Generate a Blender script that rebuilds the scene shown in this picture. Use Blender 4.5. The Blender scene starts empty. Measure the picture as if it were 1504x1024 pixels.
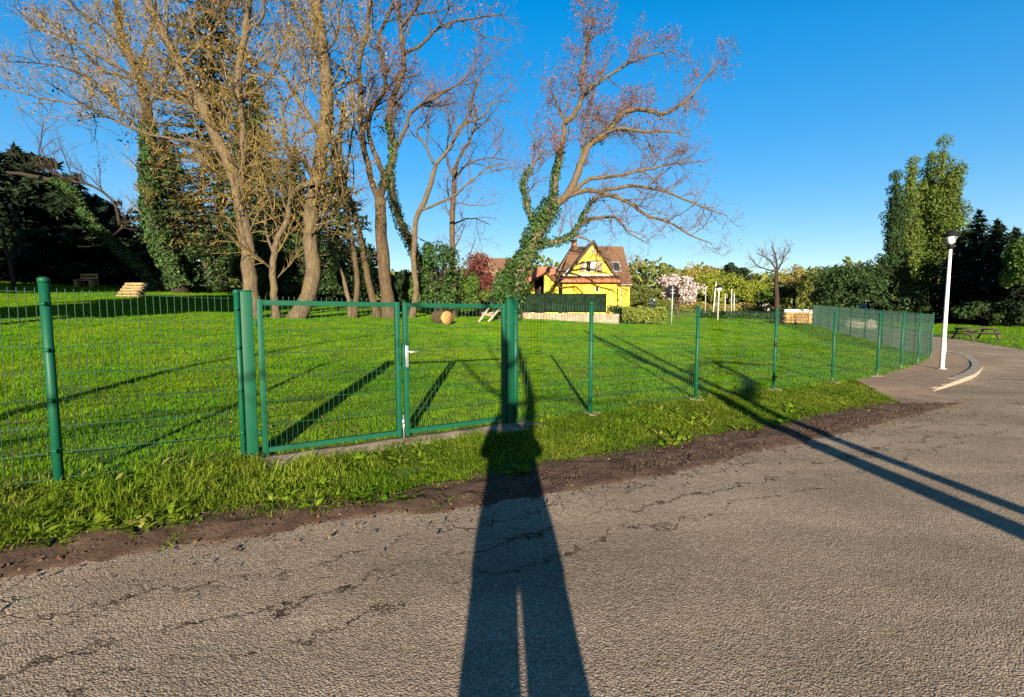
import bpy, bmesh, math, random
import numpy as np
from mathutils import Vector, Matrix

rnd = random.Random(7)
rng = np.random.default_rng(7)
S = bpy.context.scene
COL = S.collection

# ------------------------------------------------------------------ camera, sky, sun, exposure
F = 700.0                        # focal length in pixels of a 1504 px wide picture
PITCH = math.radians(4.65)
CAM_Z = 1.6
cam_d = bpy.data.cameras.new('camera')
cam_d.sensor_width = 36.0
cam_d.lens = 36.0 * F / 1504.0
cam_d.clip_start = 0.05
cam_d.clip_end = 3000
cam = bpy.data.objects.new('camera', cam_d)
COL.objects.link(cam)
cam.location = (0, 0, CAM_Z)
cam.rotation_euler = (math.pi / 2 - PITCH, 0, 0)
S.camera = cam

SUN_EL = math.radians(12.6)
W = bpy.data.worlds.new('World')
S.world = W
W.use_nodes = True
wn = W.node_tree
wn.nodes.clear()
sky = wn.nodes.new('ShaderNodeTexSky')
sky.sky_type = 'NISHITA'
sky.sun_disc = False
sky.sun_elevation = SUN_EL
sky.sun_rotation = math.radians(179)
sky.altitude = 0
sky.air_density = 1.0
sky.dust_density = 0.4
sky.ozone_density = 3.0
hs = wn.nodes.new('ShaderNodeHueSaturation')
hs.inputs['Saturation'].default_value = 2.08
hs.inputs['Hue'].default_value = 0.511
hs.inputs['Value'].default_value = 2.32
bg = wn.nodes.new('ShaderNodeBackground')
bg.inputs['Strength'].default_value = 0.05
wo = wn.nodes.new('ShaderNodeOutputWorld')
gm = wn.nodes.new('ShaderNodeGamma')
gm.inputs['Gamma'].default_value = 0.5
wn.links.new(sky.outputs[0], gm.inputs['Color'])
wn.links.new(gm.outputs[0], hs.inputs['Color'])
sv = wn.nodes.new('ShaderNodeSeparateColor')
sv.mode = 'HSV'
wn.links.new(sky.outputs[0], sv.inputs[0])
dv = wn.nodes.new('ShaderNodeMath')
dv.operation = 'DIVIDE'
dv.use_clamp = True
dv.inputs[1].default_value = 3.3
wn.links.new(sv.outputs[2], dv.inputs[0])
pw = wn.nodes.new('ShaderNodeMath')
pw.operation = 'POWER'
pw.inputs[1].default_value = 0.9
wn.links.new(dv.outputs[0], pw.inputs[0])
ml = wn.nodes.new('ShaderNodeVectorMath')
ml.operation = 'SCALE'
wn.links.new(hs.outputs[0], ml.inputs[0])
wn.links.new(pw.outputs[0], ml.inputs['Scale'])
wn.links.new(ml.outputs[0], bg.inputs['Color'])
wn.links.new(bg.outputs[0], wo.inputs['Surface'])

sd = bpy.data.lights.new('sun', 'SUN')
sd.energy = 5.0
sd.angle = math.radians(0.5)
sd.color = (1.0, 0.87, 0.68)
sun = bpy.data.objects.new('sun', sd)
COL.objects.link(sun)
LIGHT_DIR = Vector((-0.0174 * math.cos(SUN_EL), math.cos(SUN_EL), -math.sin(SUN_EL)))
sun.rotation_euler = LIGHT_DIR.to_track_quat('-Z', 'Y').to_euler()
sun.location = (0, -30, 30)

S.view_settings.view_transform = 'Standard'
S.view_settings.look = 'None'
S.view_settings.exposure = 1.93
S.view_settings.gamma = 1.0
S.view_settings.use_curve_mapping = False
S.cycles.max_bounces = 4
S.cycles.diffuse_bounces = 2
S.cycles.glossy_bounces = 2
S.cycles.transmission_bounces = 3
S.cycles.transparent_max_bounces = 6
S.cycles.caustics_reflective = False
S.cycles.caustics_refractive = False
S.cycles.use_denoising = False
S.render.film_transparent = False

# ------------------------------------------------------------------ geometry of the place
CT, ST = math.cos(PITCH), math.sin(PITCH)
FO = np.array([0.0, 6.05])              # a point of the fence line
FD = np.array([0.8405, 0.5418])         # along the fence
FN = np.array([-0.5418, 0.8405])        # into the lawn


def ray(u, v):
    xc, yc = (u - 752) / F, (512 - v) / F
    y = CT + yc * ST
    return xc / y, (-ST + yc * CT) / y


def P(u, v, Y):
    rx, rz = ray(u, v)
    return Vector((rx * Y, Y, CAM_Z + rz * Y))


def st(x, y):
    rx, ry = x - FO[0], y - FO[1]
    return rx * FD[0] + ry * FD[1], rx * FN[0] + ry * FN[1]


def xy(s, t):
    return FO[0] + s * FD[0] + t * FN[0], FO[1] + s * FD[1] + t * FN[1]


def sm(x):
    x = np.clip(x, 0, 1)
    return x * x * (3 - 2 * x)


def zfence(s):
    return np.interp(s, [-40, -4.4, -3, 0, 1.3, 3.9, 6.2, 8.5, 11, 18.5, 60], [.55, .21, .17, .14, .1, .06, 0, -.05, -.09, -.17, -.22])


def kslope(s):
    return np.interp(s, [-60, -14, -2, 8, 20, 60], [.082, .08, .076, .064, .047, .045])


def Z(s, t):
    s = np.asarray(s, float)
    t = np.asarray(t, float)
    zf = zfence(s)
    rise = kslope(s) * np.where(t < 45, np.maximum(t, 0), 45 + (t - 45) * .15)
    dr = np.interp(s, [-5, 0, 10], [.17, .13, .09])
    return zf + rise - dr * sm(-t / 1.5)


def zxy(x, y):
    s, t = st(x, y)
    return Z(s, t)


def hit(u, v, y1=260):
    rx, rz = ray(u, v)
    ys = np.linspace(1.2, y1, 9000)
    d = CAM_Z + rz * ys - zxy(rx * ys, ys)
    i = np.argmax(d < 0)
    if d[i] >= 0:
        i = len(ys) - 1
    y = ys[i]
    return Vector((rx * y, y, float(zxy(rx * y, y))))


def curve_from_px(px):
    q = [hit(u, v) for u, v in px]
    q = sorted(st(p.x, p.y) for p in q)
    return np.array([a for a, b in q]), np.array([b for a, b in q])


GR_S, GR_T = curve_from_px([(0, 812), (200, 776), (400, 752), (560, 733), (690, 705), (830, 680), (1000, 650), (1150, 625), (1250, 601), (1340, 588)])
SO_S, SO_T = curve_from_px([(0, 848), (100, 828), (300, 792), (560, 756), (700, 740), (830, 716), (1000, 690), (1150, 655), (1250, 630), (1400, 594)])


def vnoise(x, y, seed=0):
    x = np.asarray(x, float)
    y = np.asarray(y, float)
    xi, yi = np.floor(x).astype(np.int64), np.floor(y).astype(np.int64)
    fx, fy = x - xi, y - yi
    fx, fy = fx * fx * (3 - 2 * fx), fy * fy * (3 - 2 * fy)

    def h(a, b):
        n = (a * 374761393 + b * 668265263 + seed * 1442695041) & 0x7fffffff
        n = ((n ^ (n >> 13)) * 1274126177) & 0x7fffffff
        return ((n ^ (n >> 16)) & 0xffff) / 65535.0
    return (h(xi, yi) * (1 - fx) + h(xi + 1, yi) * fx) * (1 - fy) + (h(xi, yi + 1) * (1 - fx) + h(xi + 1, yi + 1) * fx) * fy


def t_grass(s):
    return np.interp(s, GR_S, GR_T) - np.interp(s, [-6, -2.5, 0, 3], [.13, .1, .05, .02]) + .12 * (vnoise(np.asarray(s) * 1.7, 0 * np.asarray(s), 3) - .5) + .08 * (vnoise(np.asarray(s) * 6, 0 * np.asarray(s), 4) - .5)


def t_soil(s):
    return np.interp(s, SO_S, SO_T) + .10 * (vnoise(np.asarray(s) * 2.3, 0 * np.asarray(s), 5) - .5) + .09 * (vnoise(np.asarray(s) * 7, 0 * np.asarray(s), 6) - .5) + .05 * (vnoise(np.asarray(s) * 19, 0 * np.asarray(s), 16) - .5)


FEN_S = np.array([-30, 11.05, 13.5, 16.0, 18.5, 35.3, 60])
FEN_T = np.array([0, 0, .31, .68, 1.07, 12.9, 30])


def t_fence(s):
    return np.interp(s, FEN_S, FEN_T)


KE_S = np.array([9.4, 10.5, 12, 13.6, 15.1, 16.6, 18.5, 21.1, 24, 35.3, 60])
KE_T = np.array([-1.5, -1.42, -1.34, -1.22, -1.0, -.72, -.25, .65, 2.7, 10.9, 28])


def t_kerb(s):
    return np.interp(s, KE_S, KE_T)


def t_roadedge(s):
    s = np.asarray(s, float)
    return np.where(s < 8.4, t_soil(s), np.where(s < 9.6, t_soil(8.4) + (t_kerb(9.6) - t_soil(8.4)) * (s - 8.4) / 1.2, t_kerb(s)))


def t_roadlow(s):
    s = np.asarray(s, float)
    return np.maximum(-28, np.minimum(.3 + (s - 27) * 1.55, t_kerb(s) - 4.6))


# ------------------------------------------------------------------ mesh helpers
class Acc:
    def __init__(self):
        self.v, self.f, self.n = [], {}, 0

    def add(self, v, f):
        v = np.asarray(v, float).reshape(-1, 3)
        f = np.asarray(f, np.int64)
        self.v.append(v)
        self.f.setdefault(f.shape[1], []).append(f + self.n)
        self.n += len(v)

    def poly(self, pts):
        self.add(np.array([tuple(p) for p in pts]), np.arange(len(pts))[None, :])

    def box(self, c, size, rot=None):
        x, y, z = [q / 2 for q in size]
        v = np.array([(-x, -y, -z), (x, -y, -z), (x, y, -z), (-x, y, -z), (-x, -y, z), (x, -y, z), (x, y, z), (-x, y, z)])
        if rot is not None:
            v = v @ np.array(rot.to_3x3()).T
        self.add(v + np.array(tuple(c)), [(0, 3, 2, 1), (4, 5, 6, 7), (0, 1, 5, 4), (1, 2, 6, 5), (2, 3, 7, 6), (3, 0, 4, 7)])

    def prism(self, poly_a, poly_b):
        """closed solid between two matching polygons"""
        a = np.array([tuple(p) for p in poly_a])
        b = np.array([tuple(p) for p in poly_b])
        n = len(a)
        self.add(np.vstack([a, b]), [(i, (i + 1) % n, n + (i + 1) % n, n + i) for i in range(n)])
        self.add(np.vstack([a, b]), np.arange(n)[None, ::-1])
        self.add(np.vstack([a, b]), (np.arange(n) + n)[None, :])

    def bar(self, a, b, r, sides=4):
        self.tubes([(np.array([tuple(a), tuple(b)]), np.array([r, r]))], sides, caps=True)

    def tubes(self, lines, sides=5, caps=False):
        groups = {}
        for p, r in lines:
            groups.setdefault(len(p), []).append((p, r))
        ang = np.arange(sides) / sides * 2 * np.pi + np.pi / sides
        ca, sa = np.cos(ang), np.sin(ang)
        for n, g in groups.items():
            p = np.array([q[0] for q in g], float)
            r = np.array([q[1] for q in g], float)
            m = len(g)
            tg = np.gradient(p, axis=1)
            tg /= np.linalg.norm(tg, axis=2, keepdims=True) + 1e-9
            mean = tg.mean(axis=1)
            ref = np.where(np.abs(mean[:, 2:3]) < .8, np.array([[0, 0, 1.0]]), np.array([[1.0, 0, 0]]))
            ref = np.repeat(ref[:, None, :], n, axis=1)
            a = np.cross(ref, tg)
            a /= np.linalg.norm(a, axis=2, keepdims=True) + 1e-9
            b = np.cross(tg, a)
            v = p[:, :, None, :] + r[:, :, None, None] * (a[:, :, None, :] * ca[None, None, :, None] + b[:, :, None, :] * sa[None, None, :, None])
            base = (np.arange(m) * n * sides)[:, None, None] + (np.arange(n - 1) * sides)[None, :, None]
            k = np.arange(sides)[None, None, :]
            k2 = (k + 1) % sides
            fq = np.stack([base + k, base + k2, base + sides + k2, base + sides + k], axis=-1).reshape(-1, 4)
            self.add(v.reshape(-1, 3), fq)
            if caps:
                off = self.n - m * n * sides
                e0 = (np.arange(m) * n * sides)[:, None] + np.arange(sides)[None, ::-1]
                e1 = (np.arange(m) * n * sides + (n - 1) * sides)[:, None] + np.arange(sides)[None, :]
                self.f.setdefault(sides, []).append(np.vstack([e0, e1]) + off)

    def leaves(self, c, size, nrm=None, aspect=1.0, jitter=.35):
        """one folded diamond per centre"""
        c = np.asarray(c, float)
        n = len(c)
        d = rng.normal(size=(n, 3))
        d /= np.linalg.norm(d, axis=1, keepdims=True) + 1e-9
        e = rng.normal(size=(n, 3))
        if nrm is not None:
            d = nrm + d * .8
            d /= np.linalg.norm(d, axis=1, keepdims=True) + 1e-9
        a = np.cross(d, e)
        a /= np.linalg.norm(a, axis=1, keepdims=True) + 1e-9
        b = np.cross(d, a)
        sz = (np.asarray(size) * (1 + jitter * (rng.random(n) - .5) * 2))[:, None]
        v = np.stack([c - a * sz, c + b * sz * .55 * aspect, c + a * sz, c - b * sz * .55 * aspect], axis=1)
        self.add(v.reshape(-1, 3), np.arange(n * 4).reshape(n, 4))

    def grid(self, v, nu, nv):
        i = np.arange(nu - 1)[:, None] * nv + np.arange(nv - 1)[None, :]
        f = np.stack([i, i + nv, i + nv + 1, i + 1], axis=-1).reshape(-1, 4)
        self.add(v, f)

    def build(self, name, mat, parent=None, smooth=False, bevel=0, loc=None):
        me = bpy.data.meshes.new(name)
        v = np.vstack(self.v) if self.v else np.zeros((0, 3))
        if loc is not None:
            v = v - np.array(tuple(loc))
        elif parent is not None:
            v = v - np.array(tuple(WORLD[parent.name]))
        me.vertices.add(len(v))
        me.vertices.foreach_set('co', v.astype(np.float32).ravel())
        tot, lp = [], []
        for k, fs in self.f.items():
            fs = np.vstack(fs)
            tot.append(np.full(len(fs), k, np.int32))
            lp.append(fs.astype(np.int32).ravel())
        tot = np.concatenate(tot)
        lp = np.concatenate(lp)
        me.loops.add(len(lp))
        me.loops.foreach_set('vertex_index', lp)
        me.polygons.add(len(tot))
        me.polygons.foreach_set('loop_start', np.concatenate([[0], np.cumsum(tot)[:-1]]).astype(np.int32))
        me.polygons.foreach_set('loop_total', tot)
        if smooth:
            me.polygons.foreach_set('use_smooth', np.ones(len(tot), bool))
        me.update(calc_edges=True)
        if mat is not None:
            me.materials.append(mat)
        o = bpy.data.objects.new(name, me)
        COL.objects.link(o)
        WORLD[o.name] = Vector((0, 0, 0))
        if loc is not None:
            o.location = loc
            WORLD[o.name] = Vector(loc)
        if parent is not None:
            o.parent = parent
            WORLD[o.name] = WORLD[parent.name]
        if bevel:
            b = o.modifiers.new('bevel', 'BEVEL')
            b.width = bevel
            b.segments = 2
            b.limit_method = 'ANGLE'
        return o


WORLD = {}


def empty(name, loc, label, cat, group=None):
    o = bpy.data.objects.new(name, None)
    o.empty_display_size = .2
    COL.objects.link(o)
    o.location = loc
    WORLD[o.name] = Vector(loc)
    return tag(o, label, cat, group)


def tag(o, label=None, cat=None, group=None, kind=None):
    if label:
        o['label'] = label
    if cat:
        o['category'] = cat
    if group:
        o['group'] = group
    if kind:
        o['kind'] = kind
    return o


# ------------------------------------------------------------------ materials
class M:
    def __init__(self, name):
        self.m = bpy.data.materials.new(name)
        self.m.use_nodes = True
        self.t = self.m.node_tree
        self.b = self.t.nodes['Principled BSDF']
        self.pos = None

    def n(self, kind, **kw):
        nd = self.t.nodes.new(kind)
        for k, v in kw.items():
            if k.startswith('i_'):
                nd.inputs[k[2:].replace('_', ' ')].default_value = v
            else:
                setattr(nd, k, v)
        return nd

    def l(self, a, b):
        self.t.links.new(a, b)

    def P(self):
        if self.pos is None:
            self.pos = self.n('ShaderNodeNewGeometry')
        return self.pos.outputs['Position']

    def OB(self):
        return self.n('ShaderNodeTexCoord').outputs['Object']

    def noise(self, scale, detail=4, rough=.6, vec=None, dist=0):
        nd = self.n('ShaderNodeTexNoise')
        nd.inputs['Scale'].default_value = scale
        nd.inputs['Detail'].default_value = detail
        nd.inputs['Roughness'].default_value = rough
        nd.inputs['Distortion'].default_value = dist
        self.l(vec if vec is not None else self.P(), nd.inputs['Vector'])
        return nd.outputs['Fac']

    def ramp(self, fac, stops):
        nd = self.n('ShaderNodeValToRGB')
        e = nd.color_ramp.elements
        while len(e) < len(stops):
            e.new(.5)
        for i, (p, c) in enumerate(stops):
            e[i].position = p
            if isinstance(c, (int, float)):
                c = (c, c, c)
            e[i].color = (*c, 1)
        self.l(fac, nd.inputs['Fac'])
        return nd.outputs['Color']

    def mix(self, a, b, fac, mode='MIX'):
        nd = self.n('ShaderNodeMix', data_type='RGBA', blend_type=mode)
        for sock, val in ((nd.inputs[0], fac), (nd.inputs[6], a), (nd.inputs[7], b)):
            if hasattr(val, 'links'):
                self.l(val, sock)
            elif isinstance(val, (int, float)):
                sock.default_value = val if sock.type == 'VALUE' else (val, val, val, 1)
            else:
                sock.default_value = (*val, 1)
        return nd.outputs[2]

    def math(self, op, a, b=None, c=None):
        nd = self.n('ShaderNodeMath', operation=op)
        for i, v in enumerate((a, b, c)):
            if v is None:
                continue
            if hasattr(v, 'links'):
                self.l(v, nd.inputs[i])
            else:
                nd.inputs[i].default_value = v
        return nd.outputs[0]

    def color(self, c):
        if hasattr(c, 'links'):
            self.l(c, self.b.inputs['Base Color'])
        else:
            self.b.inputs['Base Color'].default_value = (*c, 1)
        return self

    def set(self, rough=.8, spec=.3, metal=0):
        self.b.inputs['Roughness'].default_value = rough
        self.b.inputs['Specular IOR Level'].default_value = spec
        self.b.inputs['Metallic'].default_value = metal
        return self

    def bump(self, h, dist=.01, strength=1.0):
        nd = self.n('ShaderNodeBump')
        nd.inputs['Distance'].default_value = dist
        nd.inputs['Strength'].default_value = strength
        self.l(h, nd.inputs['Height'])
        self.l(nd.outputs[0], self.b.inputs['Normal'])
        return self


def plain(name, c, rough=.6, spec=.3, metal=0, var=.25, scale=6, bump=0):
    m = M(name)
    n = m.noise(scale)
    d = tuple(q * (1 - var) for q in c)
    e = tuple(min(1, q * (1 + var)) for q in c)
    m.color(m.ramp(n, [(.3, d), (.7, e)])).set(rough, spec, metal)
    if bump:
        m.bump(m.noise(scale * 8), bump)
    return m.m


def leaf_mat(name, c1, c2, c3=None, trans=.25, rough=.55):
    """colour differs from leaf to leaf and from branch to branch"""
    m = M(name)
    g = m.n('ShaderNodeNewGeometry')
    n = m.noise(.7, 3)
    a = m.ramp(g.outputs['Random Per Island'], [(.0, c1), (.6, c2), (1.0, c3 or c2)])
    big = m.ramp(n, [(.3, .72), (.7, 1.3)])
    col = m.mix(a, big, 1.0, 'MULTIPLY')
    m.color(col).set(rough, .12)
    if trans:
        tr = m.n('ShaderNodeBsdfTranslucent')
        m.l(col, tr.inputs['Color'])
        mx = m.n('ShaderNodeMixShader')
        mx.inputs[0].default_value = trans
        out = m.t.nodes['Material Output']
        m.l(m.b.outputs[0], mx.inputs[1])
        m.l(tr.outputs[0], mx.inputs[2])
        m.l(mx.outputs[0], out.inputs['Surface'])
    return m.m


def bark_mat(name, c1, c2, lichen=(.16, .14, .03), lic=.45):
    m = M(name)
    mp = m.n('ShaderNodeMapping')
    mp.inputs['Scale'].default_value = (9, 9, 2.2)
    m.l(m.P(), mp.inputs['Vector'])
    n = m.noise(1.6, 6, .7, mp.outputs[0], .6)
    base = m.ramp(n, [(.3, c1), (.7, c2)])
    k = m.ramp(m.noise(1.3, 5, .7), [(.5, 0), (.72, lic)])
    m.color(m.mix(base, lichen, k)).set(.9, .1)
    m.bump(n, .09)
    return m.m


MAT = {}
MAT['green_paint'] = None
m = M('green_paint')
dust = m.ramp(m.noise(14, 5, .7), [(.45, 0), (.8, .12)])
sx = m.n('ShaderNodeSeparateXYZ')
m.l(m.P(), sx.inputs[0])
lowz = m.math('SUBTRACT', 1.0, m.math('MULTIPLY', m.math('ADD', sx.outputs['Z'], .1), 2.2))
splash = m.ramp(m.math('MULTIPLY', m.math('ADD', lowz, .35), m.noise(34, 6, .8)), [(.5, 0), (.62, .6)])
col = m.mix((.002, .048, .024), (.04, .085, .05), dust)
m.color(m.mix(col, (.22, .22, .17), splash)).set(.5, .18)
m.bump(m.noise(220, 2), .0003)
MAT['green_paint'] = m.m
MAT['green_wire'] = plain('green_wire', (.002, .034, .018), .45, .4, var=.2)
MAT['steel'] = plain('brushed_steel', (.62, .62, .62), .3, .5, .85, var=.08, scale=40)
MAT['concrete'] = plain('concrete', (.36, .31, .25), .9, .2, var=.3, scale=5, bump=.006)
MAT['kerbstone'] = plain('kerbstone', (.2, .17, .13), .9, .2, var=.2, scale=9, bump=.004)
MAT['bark'] = bark_mat('bark', (.028, .02, .013), (.115, .08, .047), (.085, .078, .022))
MAT['bark_pale'] = bark_mat('bark_pale', (.036, .027, .018), (.15, .112, .07), (.115, .1, .03), .6)
MAT['bark_yellow'] = bark_mat('bark_lichen', (.1, .075, .025), (.22, .17, .06), (.25, .2, .03), .8)
MAT['bark_dark'] = bark_mat('bark_dark', (.014, .011, .008), (.05, .037, .026), (.025, .03, .012), .3)
MAT['twig'] = plain('twig', (.088, .054, .042), .85, .15, var=.4, scale=2)
MAT['twig_yellow'] = plain('twig_lichen', (.15, .105, .035), .85, .15, var=.5, scale=2)
MAT['twig_dark'] = plain('twig_dark', (.07, .05, .04), .85, .15, var=.4, scale=2)
MAT['seed'] = leaf_mat('seed_bunch', (.08, .038, .022), (.12, .06, .033), (.155, .085, .045), .1, .95)
MAT['catkin'] = leaf_mat('golden_catkins', (.08, .055, .02), (.14, .1, .03), (.2, .14, .04), .15, .9)
MAT['ivy'] = leaf_mat('ivy_leaf', (.012, .03, .009), (.025, .06, .014), (.06, .095, .02), .15, .6)
MAT['spruce'] = leaf_mat('spruce_needles', (.022, .05, .02), (.045, .08, .03), (.09, .1, .03), .12)
MAT['cedar'] = leaf_mat('dark_shaded_needles', (.005, .011, .006), (.010, .02, .009), (.02, .032, .012), .05)  # dark conifer green, lowered further to carry the left cedars' shade
MAT['olive'] = leaf_mat('olive_needles', (.03, .035, .012), (.07, .062, .018), (.12, .095, .028), .1)
MAT['leaf_mid'] = leaf_mat('leaf_mid_green', (.03, .065, .012), (.06, .11, .018), (.1, .15, .025), .3)
MAT['leaf_dark'] = leaf_mat('leaf_dark_green', (.010, .024, .008), (.02, .042, .012), (.04, .066, .016), .15)
MAT['leaf_lime'] = leaf_mat('leaf_spring_green', (.09, .13, .015), (.16, .19, .02), (.24, .24, .03), .35)
MAT['poplar'] = leaf_mat('poplar_leaf', (.045, .075, .013), (.08, .115, .02), (.12, .15, .026), .3)
MAT['leaf_ochre'] = leaf_mat('leaf_ochre', (.14, .11, .03), (.22, .18, .04), (.26, .22, .06), .3)
MAT['leaf_olive'] = leaf_mat('leaf_olive', (.05, .07, .015), (.1, .12, .025), (.15, .15, .04), .3)
MAT['leaf_red'] = leaf_mat('leaf_purple', (.07, .02, .02), (.13, .04, .035), (.19, .07, .05), .25)
MAT['leaf_buff'] = leaf_mat('twiggy_buff', (.26, .17, .1), (.36, .25, .15), (.42, .31, .2), .2)
MAT['blossom'] = leaf_mat('magnolia_blossom', (.33, .25, .24), (.48, .39, .38), (.6, .52, .5), .3)
MAT['white'] = plain('white_paint', (.55, .54, .51), .45, .4, var=.06)
MAT['grey_metal'] = plain('grey_metal', (.3, .31, .32), .5, .4, .3)
MAT['dark'] = plain('dark_paint', (.008, .008, .009), .7, .1)
MAT['dark_glass'] = plain('dark_glass', (.015, .02, .025), .08, .6, var=.1)
MAT['yellow'] = plain('yellow_render', (.52, .38, .045), .85, .2, var=.1, scale=1.2, bump=.004)
MAT['trim'] = plain('pale_trim', (.7, .62, .42), .7, .3, var=.08)
MAT['shutter'] = plain('grey_brown_wood', (.24, .19, .16), .7, .3, var=.2)
MAT['wood'] = plain('raw_wood', (.26, .17, .075), .8, .2, var=.3, scale=12)
MAT['wood_end'] = plain('sawn_end', (.34, .2, .08), .85, .15, var=.25, scale=16)
MAT['wood_grey'] = plain('weathered_wood', (.25, .21, .17), .85, .15, var=.3, scale=12)
MAT['wood_dark_shaded'] = plain('dark_and_shaded_wood', (.045, .038, .032), .85, .15, var=.3, scale=12)  # plain dark wood on the bargeboards, painted-in shade on the picnic table
MAT['terracotta'] = plain('terracotta', (.34, .12, .06), .8, .2, var=.3, scale=5)
MAT['lens'] = plain('milky_plastic', (.5, .51, .52), .25, .5, var=.03)
MAT['blue_paint'] = plain('dark_blue_paint', (.008, .012, .025), .25, .4)
MAT['screen'] = plain('screen_netting', (.008, .016, .009), .9, .0, var=.5, scale=3)
MAT['hair'] = plain('dark_hair', (.04, .025, .015), .5, .3)
MAT['skin'] = plain('skin', (.5, .3, .22), .5, .3, var=.08)
MAT['cloth'] = plain('navy_cloth', (.03, .035, .05), .9, .1)

# roof tiles
m = M('brown_tiles')
wv = m.n('ShaderNodeTexWave', wave_type='BANDS', bands_direction='Z')
wv.inputs['Scale'].default_value = 2.2
wv.inputs['Distortion'].default_value = .6
m.l(m.P(), wv.inputs['Vector'])
base = m.ramp(m.noise(7, 4, .7), [(.3, (.07, .041, .026)), (.7, (.155, .085, .046))])
m.color(m.mix(base, (.1, .05, .03), m.ramp(wv.outputs['Fac'], [(.0, .7), (.35, 0)]))).set(.85, .2)
m.bump(wv.outputs['Fac'], .03)
MAT['tiles'] = m.m

# rubble base wall
m = M('rubble_wall')
vo = m.n('ShaderNodeTexVoronoi', feature='DISTANCE_TO_EDGE')
vo.inputs['Scale'].default_value = 3.2
m.l(m.P(), vo.inputs['Vector'])
vc = m.n('ShaderNodeTexVoronoi')
vc.inputs['Scale'].default_value = 3.2
m.l(m.P(), vc.inputs['Vector'])
base = m.mix(m.ramp(vc.outputs['Color'], [(0, (.15, .115, .08)), (1, (.27, .22, .16))]), (.12, .095, .07), m.ramp(vo.outputs[0], [(0, 1), (.06, 0)]))
m.color(base).set(.95, .1).bump(vo.outputs[0], .04)
MAT['rubble'] = m.m

# grass blades
def grass_mat(name, stops, dry):
    m = M(name)
    oi = m.n('ShaderNodeObjectInfo')
    g = m.n('ShaderNodeNewGeometry')
    mixr = m.math('ADD', m.math('MULTIPLY', oi.outputs['Random'], .55), m.math('MULTIPLY', g.outputs['Random Per Island'], .45))
    a = m.ramp(mixr, stops)
    patch = m.ramp(m.noise(.55, 5, .65), [(.38, 0), (.68, 1)])
    col = m.mix(a, dry, m.math('MULTIPLY', patch, .6))
    worn = m.ramp(m.noise(2.6, 5, .75), [(.62, 0), (.72, .5)])
    col = m.mix(col, (.16, .12, .05), worn)
    big = m.ramp(m.noise(1.6, 4, .7), [(.32, .68), (.66, 1.15)])
    col = m.mix(col, big, 1.0, 'MULTIPLY')
    m.color(col).set(.7, .03)
    tr = m.n('ShaderNodeBsdfTranslucent')
    m.l(col, tr.inputs['Color'])
    mx = m.n('ShaderNodeMixShader')
    mx.inputs[0].default_value = .38
    m.l(m.b.outputs[0], mx.inputs[1])
    m.l(tr.outputs[0], mx.inputs[2])
    m.l(mx.outputs[0], m.t.nodes['Material Output'].inputs['Surface'])
    return m.m


MAT['grass'] = grass_mat('grass_blade', [(0, (.027, .1, .004)), (.5, (.068, .205, .005)), (1, (.125, .265, .006))], (.2, .255, .008))
MAT['verge_grass'] = grass_mat('verge_blade', [(0, (.03, .09, .004)), (.4, (.075, .18, .006)), (.78, (.15, .225, .014)), (1, (.3, .25, .09))], (.22, .225, .03))

# ground under the grass
m = M('turf')
n1 = m.noise(.55, 5, .65)
n2 = m.noise(18, 6, .75)
a = m.ramp(n2, [(.3, (.02, .045, .006)), (.55, (.055, .11, .010)), (.75, (.1, .15, .014))])
m.color(m.mix(a, (.15, .15, .02), m.math('MULTIPLY', m.ramp(n1, [(.4, 0), (.7, 1)]), .45))).set(.9, .1).bump(n2, .06)
MAT['turf'] = m.m

# loose soil
m = M('soil')
n1, n2 = m.noise(3, 6, .7), m.noise(60, 5, .75)
m.color(m.mix(m.ramp(n1, [(.3, (.055, .034, .024)), (.7, (.14, .09, .063))]), m.ramp(n2, [(.3, .55), (.7, 1.35)]), 1.0, 'MULTIPLY')).set(.95, .1).bump(m.noise(38, 6, .8), .035)
MAT['soil'] = m.m

# asphalt: pale worn aggregate, cracked along its edge
m = M('asphalt')
vo = m.n('ShaderNodeTexVoronoi')
vo.inputs['Scale'].default_value = 105
m.l(m.P(), vo.inputs['Vector'])
vo2 = m.n('ShaderNodeTexVoronoi')
vo2.inputs['Scale'].default_value = 150
m.l(m.P(), vo2.inputs['Vector'])
cc = m.ramp(m.n('ShaderNodeSeparateColor').outputs[0], [(0, 0), (1, 1)])
sep = m.n('ShaderNodeSeparateColor')
m.l(vo.outputs['Color'], sep.inputs[0])
stone = m.ramp(sep.outputs[0], [(0, (.22, .162, .112)), (.6, (.3, .235, .17)), (.95, (.37, .295, .22)), (1, (.48, .4, .31))])
gap = m.ramp(vo.outputs['Distance'], [(.25, 0), (.75, .75)])
base = m.mix(stone, (.125, .096, .072), gap)
wear = m.ramp(m.noise(.8, 5, .65), [(.3, .8), (.7, 1.18)])
base = m.mix(base, wear, 1.0, 'MULTIPLY')
grit = m.ramp(m.noise(30, 6, .85), [(.3, .72), (.7, 1.22)])
base = m.mix(base, grit, 1.0, 'MULTIPLY')
mp = m.n('ShaderNodeMapping')
mp.inputs['Rotation'].default_value = (0, 0, -math.atan2(FD[1], FD[0]))
mp.inputs['Scale'].default_value = (.22, 1.5, 1)
m.l(m.P(), mp.inputs['Vector'])
track = m.ramp(m.noise(1.0, 4, .6, mp.outputs[0]), [(.32, .8), (.66, 1.14)])
base = m.mix(base, track, 1.0, 'MULTIPLY')
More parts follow.
